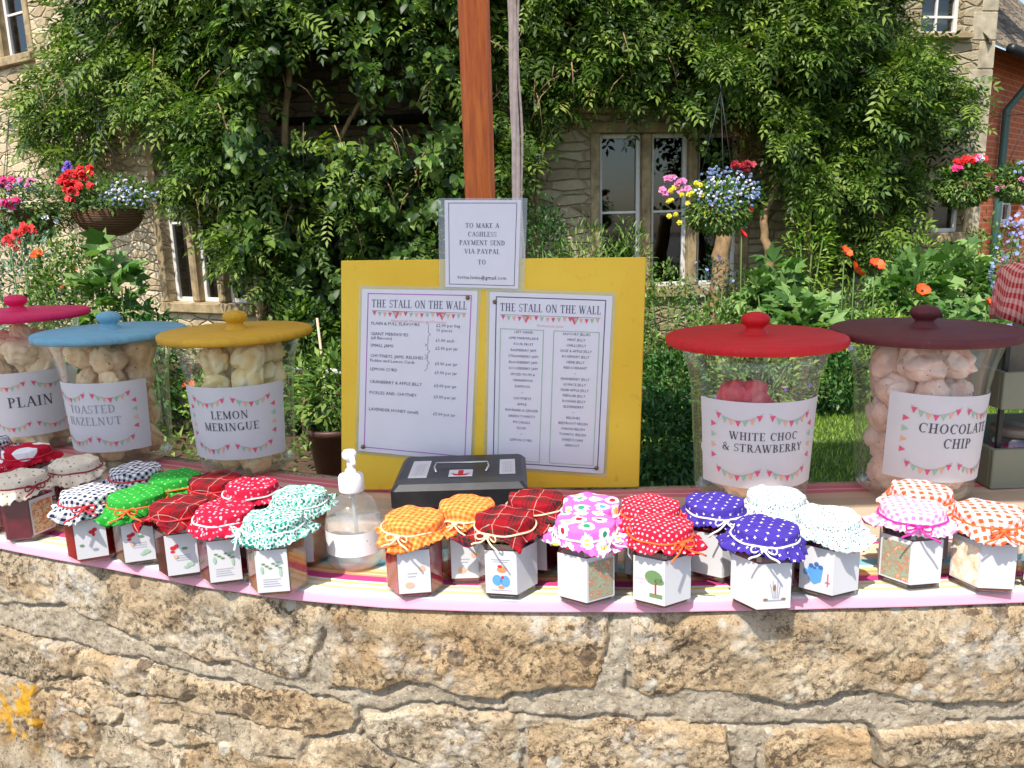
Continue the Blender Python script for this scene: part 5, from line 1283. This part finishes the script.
def climber(lab, poly_specs, trunks, name='climbing_plant', area=((500,60),)):
    t = empty(name, (0,0,0), 0, lab, 'climbing plant', 'climbers trained over the cottage front')
    for sp_ in poly_specs: sp_(t)
    for pts, r0_, r1_ in trunks:
        b = MB(); n = len(pts); Q = []
        for i in range(n-1):
            for q in range(5):
                f_ = q/5; Q.append(tuple(Vector(pts[i])*(1-f_)+Vector(pts[i+1])*f_+Vector((.012*math.sin(i*7+q*2), .012*math.cos(i*5+q), 0))))
        Q.append(pts[-1]); b.tube(Q, [r0_+(r1_-r0_)*i/(len(Q)-1) for i in range(len(Q))], 9); b.build('trunk', M_bark, t, True)
    for i in range(34):
        x_, y_ = rnd.choice(area); x_ += rnd.uniform(-38, 38); y_ += rnd.uniform(-38, 38); o_ = rnd.uniform(.35, .95); dx_ = rnd.uniform(-22, 22); l_ = rnd.uniform(14, 46)
        MB().tube([wp(x_, y_, o_), wp(x_+dx_*.5, y_+l_*.3, o_+.06), wp(x_+dx_, y_+l_, o_)], [.007, .005, .003], 5).build('twig', M_bark, t, True)
    return t
def wp(px, py, o):
    P, N = wallpts(np.array([float(px)]), np.array([float(py)])); d = P[0]-CAM; p = CAM+d*(1-o/max(-(d*N[0]).sum(), .5)); return (float(p[0]), float(p[1]), float(max(p[2], -.02)))
def layer_w(poly, n, o0, o1, seed, hollow=None, dens=-.35, mt='wisteria', **kw):
    def f(t):
        P, N, g = climb(poly, n, o0, o1, seed, hollow, dens+.12); sprays('foliage', P, N, g, LM[mt], t, **kw)
    return f
def layer_v(poly, n, o0, o1, seed, hollow=None, dens=-.3, L=.118, mt='vine'):
    def f(t):
        P, N, g = climb(poly, n, o0, o1, seed, hollow, dens); m_ = len(P)
        D = unit(N*.4+g.normal(0, .6, (m_, 3))+np.array([0,0,-.7])); leaves_mesh('foliage', P, D, unit(N+np.array([0,0,.6])+g.normal(0, .35, (m_, 3))), g.uniform(.6, 1.25, m_)*L, g.uniform(.55, .8, m_)*L, LM[mt], t, .16, None, True)
    return f
hol = [(335,92,92,50,.22), (300,120,55,50,.42), (395,130,48,30,.25), (120,128,40,14,.3)]
climber('dense green wisteria spreading over the left wing of the cottage', [layer_w(PA, 5200, .1, .95, 3)], [([wp(268,420,.1), wp(262,320,.1), wp(266,220,.1), wp(240,120,.1), wp(180,60,.1)], .06, .025)], area=[(70,60),(130,60),(200,90),(210,170)])
climber('dark leafy climber with broad leaves behind the left half of the yellow board', [layer_v(PB, 10000, .1, 1.15, 5, hol, -.16), layer_w(PB, 900, .5, 1.1, 6, hol, .0)],
        [([wp(283,400,.1), wp(281,250,.1), wp(284,150,.3), wp(290,40,.3)], .05, .03), ([wp(300,400,.1), wp(305,260,.1), wp(330,160,.15), wp(380,60,.2)], .035, .02)], area=[(280,60),(330,110),(400,90),(290,220),(390,200),(420,140)])
climber('green climber hanging above the mullioned window in the middle', [layer_w(PC, 4200, .15, .85, 8, None, -.3), layer_v(PC, 2600, .1, .7, 9, None, -.2, .09), layer_v([(686,92),(745,88),(768,150),(762,205),(738,222),(712,200),(700,160),(684,130)], 520, .3, .9, 31, None, -.12, .08)], [([wp(540,300,.2), wp(536,200,.25), wp(545,120,.3), wp(600,70,.5)], .03, .02)], area=[(520,60),(590,40),(680,50),(540,100)])
def drylayer(t):
    P, N, g = climb([(722,95),(765,85),(772,120),(765,160),(735,165),(722,135)], 160, .2, .6, 12, None, -1); sprays('dry_sprays', P, N, g, LM['dry'], t, pairs=5, ll=.04, lw=.016, rl=.18)
climber('big bushy wisteria with bare brown trunks at the right end of the cottage', [layer_w(PD, 7800, .15, 1.35, 14, None, -.4), drylayer],
        [([wp(770,330,.8), wp(768,250,.8), wp(762,222,.7), wp(775,190,.6), wp(800,170,.6)], .05, .03), ([wp(812,330,.6), wp(808,240,.55), wp(806,170,.5), wp(800,100,.4)], .05, .035), ([wp(822,330,.5), wp(820,200,.45), wp(830,120,.5)], .05, .03),
         ([wp(884,330,.7), wp(886,262,.6), wp(880,225,.6), wp(870,150,.7)], .05, .04), ([wp(714,330,.9), wp(720,270,.85), wp(723,235,.8), wp(725,212,.78)], .10, .075), ([wp(745,60,.6), wp(752,72,.8), wp(782,82,.9)], .03, .02)], area=[(740,70),(760,130),(800,130),(870,120),(850,200)])

def blob(n, c, r, g, seed, shell=.5):
    v = unit(g.normal(0, 1, (n, 3))); nz_ = 1+.28*vnoise(v[:, 0]*3+v[:, 2]*2+seed, v[:, 1]*3+seed*1.7, seed % 200, 3)
    rr = (shell+(1-shell)*g.random(n)**.6)*nz_
    return np.array(c)+v*np.array(r)*rr[:, None], v
def shrub(px, ytop, Y, hw, kind, mt, lab, n=900, L=.07, W_=.03, seed=1, name='shrub', cat='shrub', group='shrubs and plants in the cottage garden', z0=0.0, blossoms=None, depth=.8):
    """rounded plant standing on the ground at depth Y; top shows at ytop"""
    c = aty(px, ytop, Y); X_ = float(c[0]); zt = float(c[2]); rx = hw/FPX*Y; g = np.random.default_rng(seed+100)
    zt = max(zt, .25); t = empty(name, (X_, Y, 0), 0, lab, cat, group)
    P, v = blob(n, (0, 0, z0+(zt-z0)*.52), (rx, rx*depth, (zt-z0)*.5), g, seed); P[:, 2] = np.maximum(P[:, 2], .02)
    if kind == 'leaf': leaves_mesh('foliage', P, unit(v+g.normal(0, .5, (n, 3))+np.array([0,0,.1])), unit(v+np.array([0,0,.9])+g.normal(0, .3, (n, 3))), g.uniform(.6, 1.3, n)*L, g.uniform(.7, 1.2, n)*W_, LM[mt], t, .15, None, L > .08)
    elif kind == 'spike': leaves_mesh('foliage', P, unit(v*.5+g.normal(0, .25, (n, 3))+np.array([0,0,1.1])), unit(v+g.normal(0, .3, (n, 3))), g.uniform(.6, 1.3, n)*L, g.uniform(.7, 1.2, n)*W_, LM[mt], t, .1)
    else: palmate_mesh('foliage', P, unit(v*1.0+g.normal(0, .4, (n, 3))+np.array([0,0,-.15])), unit(np.array([0,-.35,1.0])+v*.5+g.normal(0, .3, (n, 3))), g.uniform(.55, 1.2, n)*L, LM[mt], t, 5 if kind == 'palm' else 7, .5)
    b = MB()
    for i in range(7):
        a = i*.9+seed; q = rx*.55; b.tube([(0.03*math.cos(a), .03*math.sin(a), -.02), (q*.4*math.cos(a), q*.4*math.sin(a), zt*.35), (q*math.cos(a), q*math.sin(a), zt*.75)], [.014, .010, .005], 6)
    b.build('stems', M_stem, t, True)
    if blossoms:
        for nm, mt_, k_, s_ in blossoms: flowers(nm, mt_, t, [blobp for blobp in blob(k_, (0, -rx*.1, z0+(zt-z0)*.6), (rx*1.0, rx*.9, (zt-z0)*.5), g, seed, .97)[0]], s_, g)
    return t
FM = {n: plain(n+' petals', c, .6, var=.12, scale=40) for n, c in {'red': hx('d01818'), 'pink': hx('e8327c'), 'blue': hx('8fa6cc'), 'violet': hx('6a4ab0'), 'white': hx('e8e4ea'), 'yellow': hx('e8d83a'), 'orange': hx('f2591c'), 'rose': hx('d07aa8'), 'crimson': hx('9a1222'), 'lavender': hx('8a94cc')}.items()}
def flowers(name, mt_, parent, pts, size, g, petals=5):
    V = []; F = []
    for p in pts:
        nrm = unit(np.array([g.normal(0, .4), -1.0+g.normal(0, .4), .55+g.normal(0, .4)])[None])[0]; a = unit(np.cross(nrm, [0, 0, 1.0])[None])[0]; b_ = np.cross(a, nrm); s_ = size*g.uniform(.7, 1.2); o = len(V); ro_ = g.uniform(0, 6)
        V.append(np.array(p)+nrm*s_*.05)
        for i in range(petals):
            for da, rr, hh in ((-.5, .75, .22), (0, 1.0, .12), (.5, .75, .22)):
                q = ro_+2*math.pi*(i+da*.86)/petals; V.append(np.array(p)+(a*math.cos(q)+b_*math.sin(q))*s_*.5*rr+nrm*s_*hh)
            F.append((o, o+1+i*3, o+2+i*3, o+3+i*3))
    return np_mesh(name, np.array(V), np.array(F), FM[mt_], parent)

def basket(px, py, Y, Rb, lab, spec, fol, seed, hangh=.75, spread=1.35, spill=.0):
    """hanging basket: (px,py) = middle of the bowl's rim"""
    c = aty(px, py, Y); t = empty('hanging_basket', tuple(map(float, c)), 0, lab, 'hanging basket', 'hanging flower baskets in front of the cottage'); g = np.random.default_rng(seed)
    k_ = 24; b = MB(); prof = [(Rb*math.cos(a), -Rb*.78*math.sin(a)) for a in [i*math.pi/2/7 for i in range(8)]]; prof[-1] = (.01, -Rb*.78)
    b.lathe([(Rb+.0, .012)]+prof, 40); b.build('bowl', M_wick, t, True)
    b = MB(); 
    for i in range(3):
        a = i*2.09+.5; b.tube([(Rb*math.cos(a), Rb*math.sin(a), .01), (0, 0, hangh)], .003, 5)
    b.tube([(0,0,hangh), (0,.01,hangh+.05), (.0,.06,hangh+.06), (0,.6,hangh+.10)], .004, 6); b.build('chains', M_lead, t, True)
    for mt, n, L, W_ in fol:
        P, v = blob(n, (0, 0, Rb*.32), (Rb*spread, Rb*spread*.9, Rb*.75), g, seed, .35); P[:, 2] -= spill*g.random(n)*(v[:, 2] < .2); keep = ~((P[:, 2] < 0) & (np.hypot(P[:, 0], P[:, 1]) < Rb*.93)); P = P[keep]; v = v[keep]; n = len(P)
        leaves_mesh('foliage', P, unit(v+g.normal(0, .6, (n, 3))), unit(v+np.array([0,0,.8])), g.uniform(.6, 1.3, n)*L, g.uniform(.7, 1.2, n)*W_, LM[mt], t, .15)
    if spill:
        P, v = blob(1500, (0, 0, -Rb*.25), (Rb*1.22, Rb*1.15, Rb*(.35+spill*2.2)), g, seed+1, .85); leaves_mesh('trailing_foliage', P, unit(v+g.normal(0, .5, (1500, 3))+np.array([0,0,-.7])), unit(v+np.array([0,0,.4])), g.uniform(.03, .06, 1500), g.uniform(.014, .026, 1500), LM[fol[0][0]], t, .15)
    for nm, n, s_, (ox, oz), (rx, rz) in spec:
        pts = []
        for _ in range(n):
            q = g.uniform(0, 6.283); rr_ = 1.55*g.random()**.5; X_ = ox+rx*rr_*math.cos(q); Z_ = oz+rz*rr_*math.sin(q); hv = max(0.0, 1-(X_/(Rb*spread*1.15))**2-((Z_-Rb*.32)/(Rb*1.05))**2)**.5
            pts.append(np.array([X_, -Rb*1.1*hv*g.uniform(.85, 1.08)-.02, Z_])); flowers('blossoms', nm, t, pts, s_, g)
    return t
k = NT('wicker'); wv = k.n('TexWave'); wv.wave_type = 'BANDS'; wv.bands_direction = 'Z'; wv.inputs['Scale'].default_value = 22; wv.inputs['Distortion'].default_value = 3; k.l(k.obj, wv.inputs[0])
k.base(k.mix(wv.outputs['Fac'], hx('4a2f1c'), hx('86603a'))); k.rough(.85); k.bump(wv.outputs['Fac'], .8, .01); M_wick = k.mat
basket(108, 211, 7.3, .30, 'wicker hanging basket with bright red geraniums, second from the left', [('red', 26, .065, (-.08, .27), (.12, .07)), ('violet', 6, .06, (-.32, .38), (.04, .03)), ('white', 40, .022, (.32, .15), (.11, .07)), ('blue', 40, .02, (.3, .13), (.12, .07)), ('red', 5, .06, (-.13,.13), (.03,.03)), ('yellow', 1, .06, (.0, .34), (.01, .01))],
       [('mid', 1300, .055, .028), ('dark', 500, .05, .025)], 21)
basket(22, 212, 7.0, .28, 'hanging basket with pink and magenta flowers at the left edge', [('pink', 5, .075, (.04, .27), (.05, .03)), ('pink', 8, .07, (-.1, .05), (.05, .02)), ('pink', 8, .07, (.12, .06), (.04, .02)), ('blue', 60, .02, (-.05, .15), (.22, .09)), ('rose', 10, .05, (.14, .22), (.08, .04)), ('violet', 3, .05, (-.3, .33), (.03,.03)), ('white', 4, .05, (.3, -.12), (.04, .04))],
       [('mid', 1200, .05, .024), ('silver', 500, .05, .02)], 22, spill=.12)
basket(718, 208, 6.8, .22, 'hanging basket of pale blue lobelia with yellow and pink flowers before the window', [('blue', 150, .020, (.05, .15), (.19, .13)), ('white', 50, .02, (.02, .15), (.18, .10)), ('yellow', 18, .045, (-.30, .06), (.11, .13)), ('rose', 9, .07, (-.36, .17), (.08, .07)), ('crimson', 12, .06, (.20, .34), (.06, .02)), ('red', 2, .06, (.22, -.05), (.02, .02))],
       [('mid', 900, .05, .022), ('silver', 600, .04, .016), ('lime', 250, .06, .022)], 23, .95, 1.35, .16)
basket(963, 184, 8.4, .21, 'hanging basket with red and pink geraniums at the right end of the cottage', [('red', 12, .07, (-.03, .24), (.12, .03)), ('pink', 5, .07, (-.2, .14), (.04, .03)), ('white', 3, .07, (.08, .24), (.02, .02)), ('rose', 3, .07, (.04, .24), (.03, .02))], [('mid', 1100, .06, .028), ('dark', 500, .055, .026)], 24, .6, 1.3, .2)
basket(1021, 182, 8.0, .18, 'hanging basket trailing pink flowers, cut off by the right edge', [('rose', 16, .05, (-.05, -.05), (.14, .05)), ('blue', 20, .03, (0, .12), (.14, .05))], [('mid', 700, .05, .024), ('dark', 400, .05, .024)], 25, .6, 1.3, .2)

# shrubs: px, ytop, Y, half width px
SH = [
 (12,228,6.3,60,'leaf','silver','silver green bush below the pink flower basket at the left edge',3200,.06,.022,[('red',14,.07)]),
 (62,236,6.0,50,'leaf','mid','yellow green bush behind the pink lid',3600,.045,.026,None),
 (106,238,5.9,30,'palm','bigleaf','fig like plant with hand shaped leaves in front of the sunny stone wall',150,.20,.1,None),
 (150,298,5.6,26,'leaf','dark','dark leafy plant between the pink and the blue lids',500,.07,.03,None),
 (300,300,7.2,36,'leaf','vine','leafy bush at the foot of the dark climber',1500,.08,.045,None),
 (286,372,5.6,30,'leaf','dark','shaded bush seen between the yellow lidded glass and the board',1100,.06,.03,None),
 (208,372,5.6,26,'leaf','lime','yellow green bush seen between the blue and the yellow lidded glasses',900,.035,.022,[('orange',4,.05)]),
 (545,196,7.9,26,'leaf','dark','climbing shrub against the stone beside the payment sign',1600,.06,.026,None),
 (585,226,7.4,46,'leaf','mid','spiky lavender like bush above the right half of the board',1700,.09,.016,None),
 (628,222,7.7,26,'leaf','mid','taller spiky bush in front of the first window light',1100,.09,.016,None),
 (665,268,6.6,36,'leaf','mid','green bush between the yellow board and the red lid',1800,.05,.020,None),
 (672,350,5.2,34,'leaf','dark','dark shaded bush low behind the wall beside the board',1800,.05,.022,None),
 (664,392,4.1,44,'leaf','dark','dense dark bush close behind the wall, right beside the board',2600,.045,.02,None),
 (712,262,7.0,34,'leaf','silver','greyish bush under the blue lobelia basket',1000,.05,.02,[('lavender',30,.03)]),
 (748,262,6.9,30,'leaf','mid','fine leaved bush below the old pale trunk',1000,.05,.02,None),
 (722,300,5.9,36,'leaf','mid','leafy bush directly behind the red lid',1100,.06,.028,None),
 (775,262,6.7,36,'palm','bigleaf','broad leaved mallow left of the orange poppies',330,.20,.1,None),
 (812,188,8.0,26,'leaf','lime','lime green bush at the foot of the brown wisteria trunks',1000,.08,.028,None),
 (802,292,6.2,40,'palm','bigleaf','broad leaved mallow below the poppies, behind the red and brown lids',300,.19,.1,None),
 (855,285,6.6,40,'leaf','mid','fine leaved plant beneath the orange poppies',1500,.055,.018,None),
 (908,262,6.9,42,'palm','bigleaf','broad leaved mallow behind the knob of the brown lid',380,.20,.1,None),
 (918,226,8.0,34,'leaf','lime','yellow green bush under the right hanging basket',1100,.06,.026,None),
 (960,246,7.2,40,'palm','bigleaf','tall broad leaved mallow right of centre in the border',380,.19,.1,None),
 (990,222,8.0,36,'leaf','mid','mid green bush in front of the brick house',1200,.06,.028,None),
 (1018,232,6.6,22,'leaf','silver','lavender blue flowering bush at the right edge',500,.05,.02,[('lavender',260,.035)]),
 (965,305,6.2,44,'palm','bigleaf','low mallow leaves behind the right end of the brown lid',240,.17,.1,None),
 (885,312,6.0,40,'leaf','lime','pale feathery plant low behind the brown lid',1100,.05,.016,None),
 (760,345,5.6,60,'leaf','mid','low bush behind the red lidded glass',1500,.055,.026,[('violet',8,.04)]),
 (838,352,5.7,30,'leaf','dark','low bush with a few violet flowers between the red and brown lidded glasses',1100,.05,.024,[('violet',7,.04)]),
 (1060,250,6.6,46,'leaf','mid','bush beyond the right edge',900,.06,.028,None),
]
for i, (px, yt, Y, hw, kd, mt, lab, n, L, W_, bl) in enumerate(SH):
    shrub(px, yt, Y, hw, kd, mt, lab, n, L, W_, i+1, blossoms=[('blossoms', a, b_, c_) for a, b_, c_ in bl] if bl else None)

# potted plant behind the wall
pp = aty(335, 428, 4.6); pt = empty('potted_plant', (float(pp[0]), 4.6, 0), 0, 'bushy green plant in a brown pot behind the left side of the board', 'potted plant')
MB().lathe([(.0,.0),(.13,.0),(.165,.26),(.18,.262),(.185,.30),(.172,.305),(.165,.27),(.0,.265)], 36).build('pot', plain('brown glazed pot', hx('4a3026'), .45, var=.2), pt, True)
g = np.random.default_rng(77); P, v = blob(900, (0,0,.50), (.24,.22,.26), g, 9)
leaves_mesh('foliage', P, unit(v+g.normal(0, .5, (900, 3))), unit(v+np.array([0,0,.8])), g.uniform(.05, .09, 900), g.uniform(.02, .035, 900), LM['mid'], pt, .15)
pt.location.z = max(0, float(pp[2])-.30) if False else 0
pl_ = MB().box((float(pp[0]), 4.6, .1), (.6, .5, .2)) if False else None
# cane and rail
a, b_ = aty(317, 318, 4.95), aty(325, 382, 4.95); d = (b_-a)/np.linalg.norm(b_-a); e_ = a+d*((-.01-a[2])/d[2])
o = MB().tube([tuple(a), tuple(e_)], .008, 8).build('garden_cane', plain('pale bamboo', hx('d8b49a'), .6), None, True); tag(o, 'pale bamboo cane standing in the bed left of the board', 'cane')
a, b_ = aty(292, 366, 5.4), aty(352, 374, 5.4); rl = empty('low_rail', (float(a[0]), 5.4, 0), 0, 'short weathered white rail on two stakes low in the bed left of the board', 'rail')
MB().tube([(0,0,float(a[2])), (float(b_[0]-a[0]),0,float(b_[2]))], .022, 8).build('bar', M_white, rl, True)
for q in (.05, float(b_[0]-a[0])-.05): MB().box((q, .03, float(a[2])/2), (.04,.035,float(a[2]))).build('stake', M_bark, rl)
# poppies
def poppy(px, py, Y, mt, s_, lab, seed, tilt=.5):
    c = aty(px, py, Y); t = empty('poppy', (float(c[0]), Y, 0), 0, lab, 'poppy', 'poppies in the border'); z = float(c[2]); r = random.Random(seed)
    b = MB(); np_, nr_ = 30, 5
    for ly in range(2):
        V = []; 
        for i in range(nr_+1):
            q = i/nr_
            for j in range(np_):
                th = 2*math.pi*j/np_+ly*.8; lob = abs(math.cos(1.5*th+seed))**.4; rr = s_*q*(.72+.28*lob); zz = s_*(.55*q**1.6)*(1 if ly else .8)+.06*s_*math.sin(9*th)*q
                V.append((rr*math.cos(th), rr*math.sin(th), zz))
        b.add(V, [(i*np_+j, i*np_+(j+1) % np_, (i+1)*np_+(j+1) % np_, (i+1)*np_+j) for i in range(nr_) for j in range(np_)])
    po = b.build('petals', FM[mt], t, True); po.location = (0, 0, z-s_*.3); po.rotation_euler = (R(30+tilt*40), r.uniform(-.4, .4), r.uniform(0, 1))
    b = MB(); b.lathe([(.0,0),(s_*.18,s_*.05),(s_*.2,s_*.2),(.0,s_*.26)], 12); h_ = b.build('seed_head', plain('dark seed head', (.03,.03,.02), .7), po, True)
    MB().tube([(.05,.12,0), (.02,.05,z*.5), (0,.01,z-s_*.3)], .005, 6).build('stem', M_stem, t, True)
poppy(845,251,6.1,'orange',.055,'orange red poppy, uppermost of the group of three',1); poppy(855,268,6.05,'orange',.075,'large orange poppy, lowest and biggest of the group of three',2); poppy(876,264,6.1,'orange',.065,'orange poppy to the right of the pair',3,.2)
poppy(922,289,5.9,'orange',.055,'orange poppy peeping over the knob of the brown lid',4); poppy(988,302,5.8,'orange',.05,'orange poppy behind the right end of the brown lid',5)
poppy(742,233,6.3,'red',.04,'small red poppy below the lobelia basket',6); poppy(38,254,6.0,'orange',.05,'orange poppy above the pink lid at the left edge',7,.3)
for i, (a, b_, c_) in enumerate([(28,228,'red geranium flower head above the left bush, upper one'), (8,241,'red geranium flower head at the left edge, lower one'), (18,233,'red geranium flower head between its two neighbours at the left edge')]):
    c = aty(a, b_, 6.0); t = empty('geranium', (float(c[0]), 6.0, 0), 0, c_, 'geranium', 'red geraniums at the left edge'); g = np.random.default_rng(i+5)
    flowers('blossoms', 'red', t, [np.array([g.normal(0, .035), g.normal(0, .02), float(c[2])+g.normal(0, .025)]) for _ in range(12)], .055, g); MB().tube([(0,.03,0),(0,.01,float(c[2])-.02)], .005, 6).build('stem', M_stem, t, True)

# ground cover and lawn
g = np.random.default_rng(5)
def cover(n, mt, seed, L, W_, hmax, region, name, lab_kind):
    g = np.random.default_rng(seed); X = g.uniform(region[0], region[1], n); Y = g.uniform(region[2], region[3], n)
    hn = np.clip(.5+.9*vnoise(X*1.4, Y*1.4, seed, 3), 0, 1)
    inl = inpoly([(.2,1.45),(9,1.5),(10,7.2),(6.0,7.6),(3.0,6.6),(1.2,6.2),(-.3,5.0),(-.6,2.2)], X, Y); ok = ~inl
    X, Y, hn = X[ok], Y[ok], hn[ok]; m_ = len(X); P = np.stack([X, Y, hn*hmax*g.random(m_)**.5], 1)
    o = leaves_mesh(name, P, g.normal(0, .7, (m_, 3))+np.array([0,-.2,.3]), np.array([0,0,1.0])+g.normal(0, .3, (m_, 3)), g.uniform(.6, 1.3, m_)*L, g.uniform(.7, 1.2, m_)*W_, LM[mt], None, .15); tag(o, kind='stuff')
cover(26000, 'mid', 61, .06, .028, .42, (-7, 9, 4.6, 9.2), 'ground_cover', '')
cover(9000, 'dark', 62, .06, .028, .5, (-7, 9, 6, 9.2), 'ground_cover', '')
n = 120000; X = g.uniform(.2, 8, n); Y = g.uniform(3.2, 7.5, n); ok = inpoly([(.3,1.5),(8.9,1.6),(9.8,7.1),(6.0,7.5),(3.0,6.5),(1.2,6.1),(-.2,5.0),(-.5,2.2)], X, Y); X, Y = X[ok], Y[ok]; n = len(X)
k = NT('grass blade'); at = k.n('Attribute', attribute_name='tint'); k.base(k.ramp(k.math('ADD', k.math('MULTIPLY', at.outputs['Fac'], .6), k.math('MULTIPLY', k.noise(k.pos, 1.5, 3), .4)), [(.2, hx('45641c')), (.6, hx('76962c')), (.9, hx('a4b850'))])); k.rough(.55)
o = leaves_mesh('lawn_grass', np.stack([X, Y, np.full(n, .005)], 1), np.stack([g.normal(0, .35, n), g.normal(0, .35, n), np.ones(n)], 1), g.normal(0, 1, (n, 3))*np.array([1,1,.1]), g.uniform(.025, .055, n), g.uniform(.004, .008, n), k.mat, None, .05); tag(o, kind='stuff')
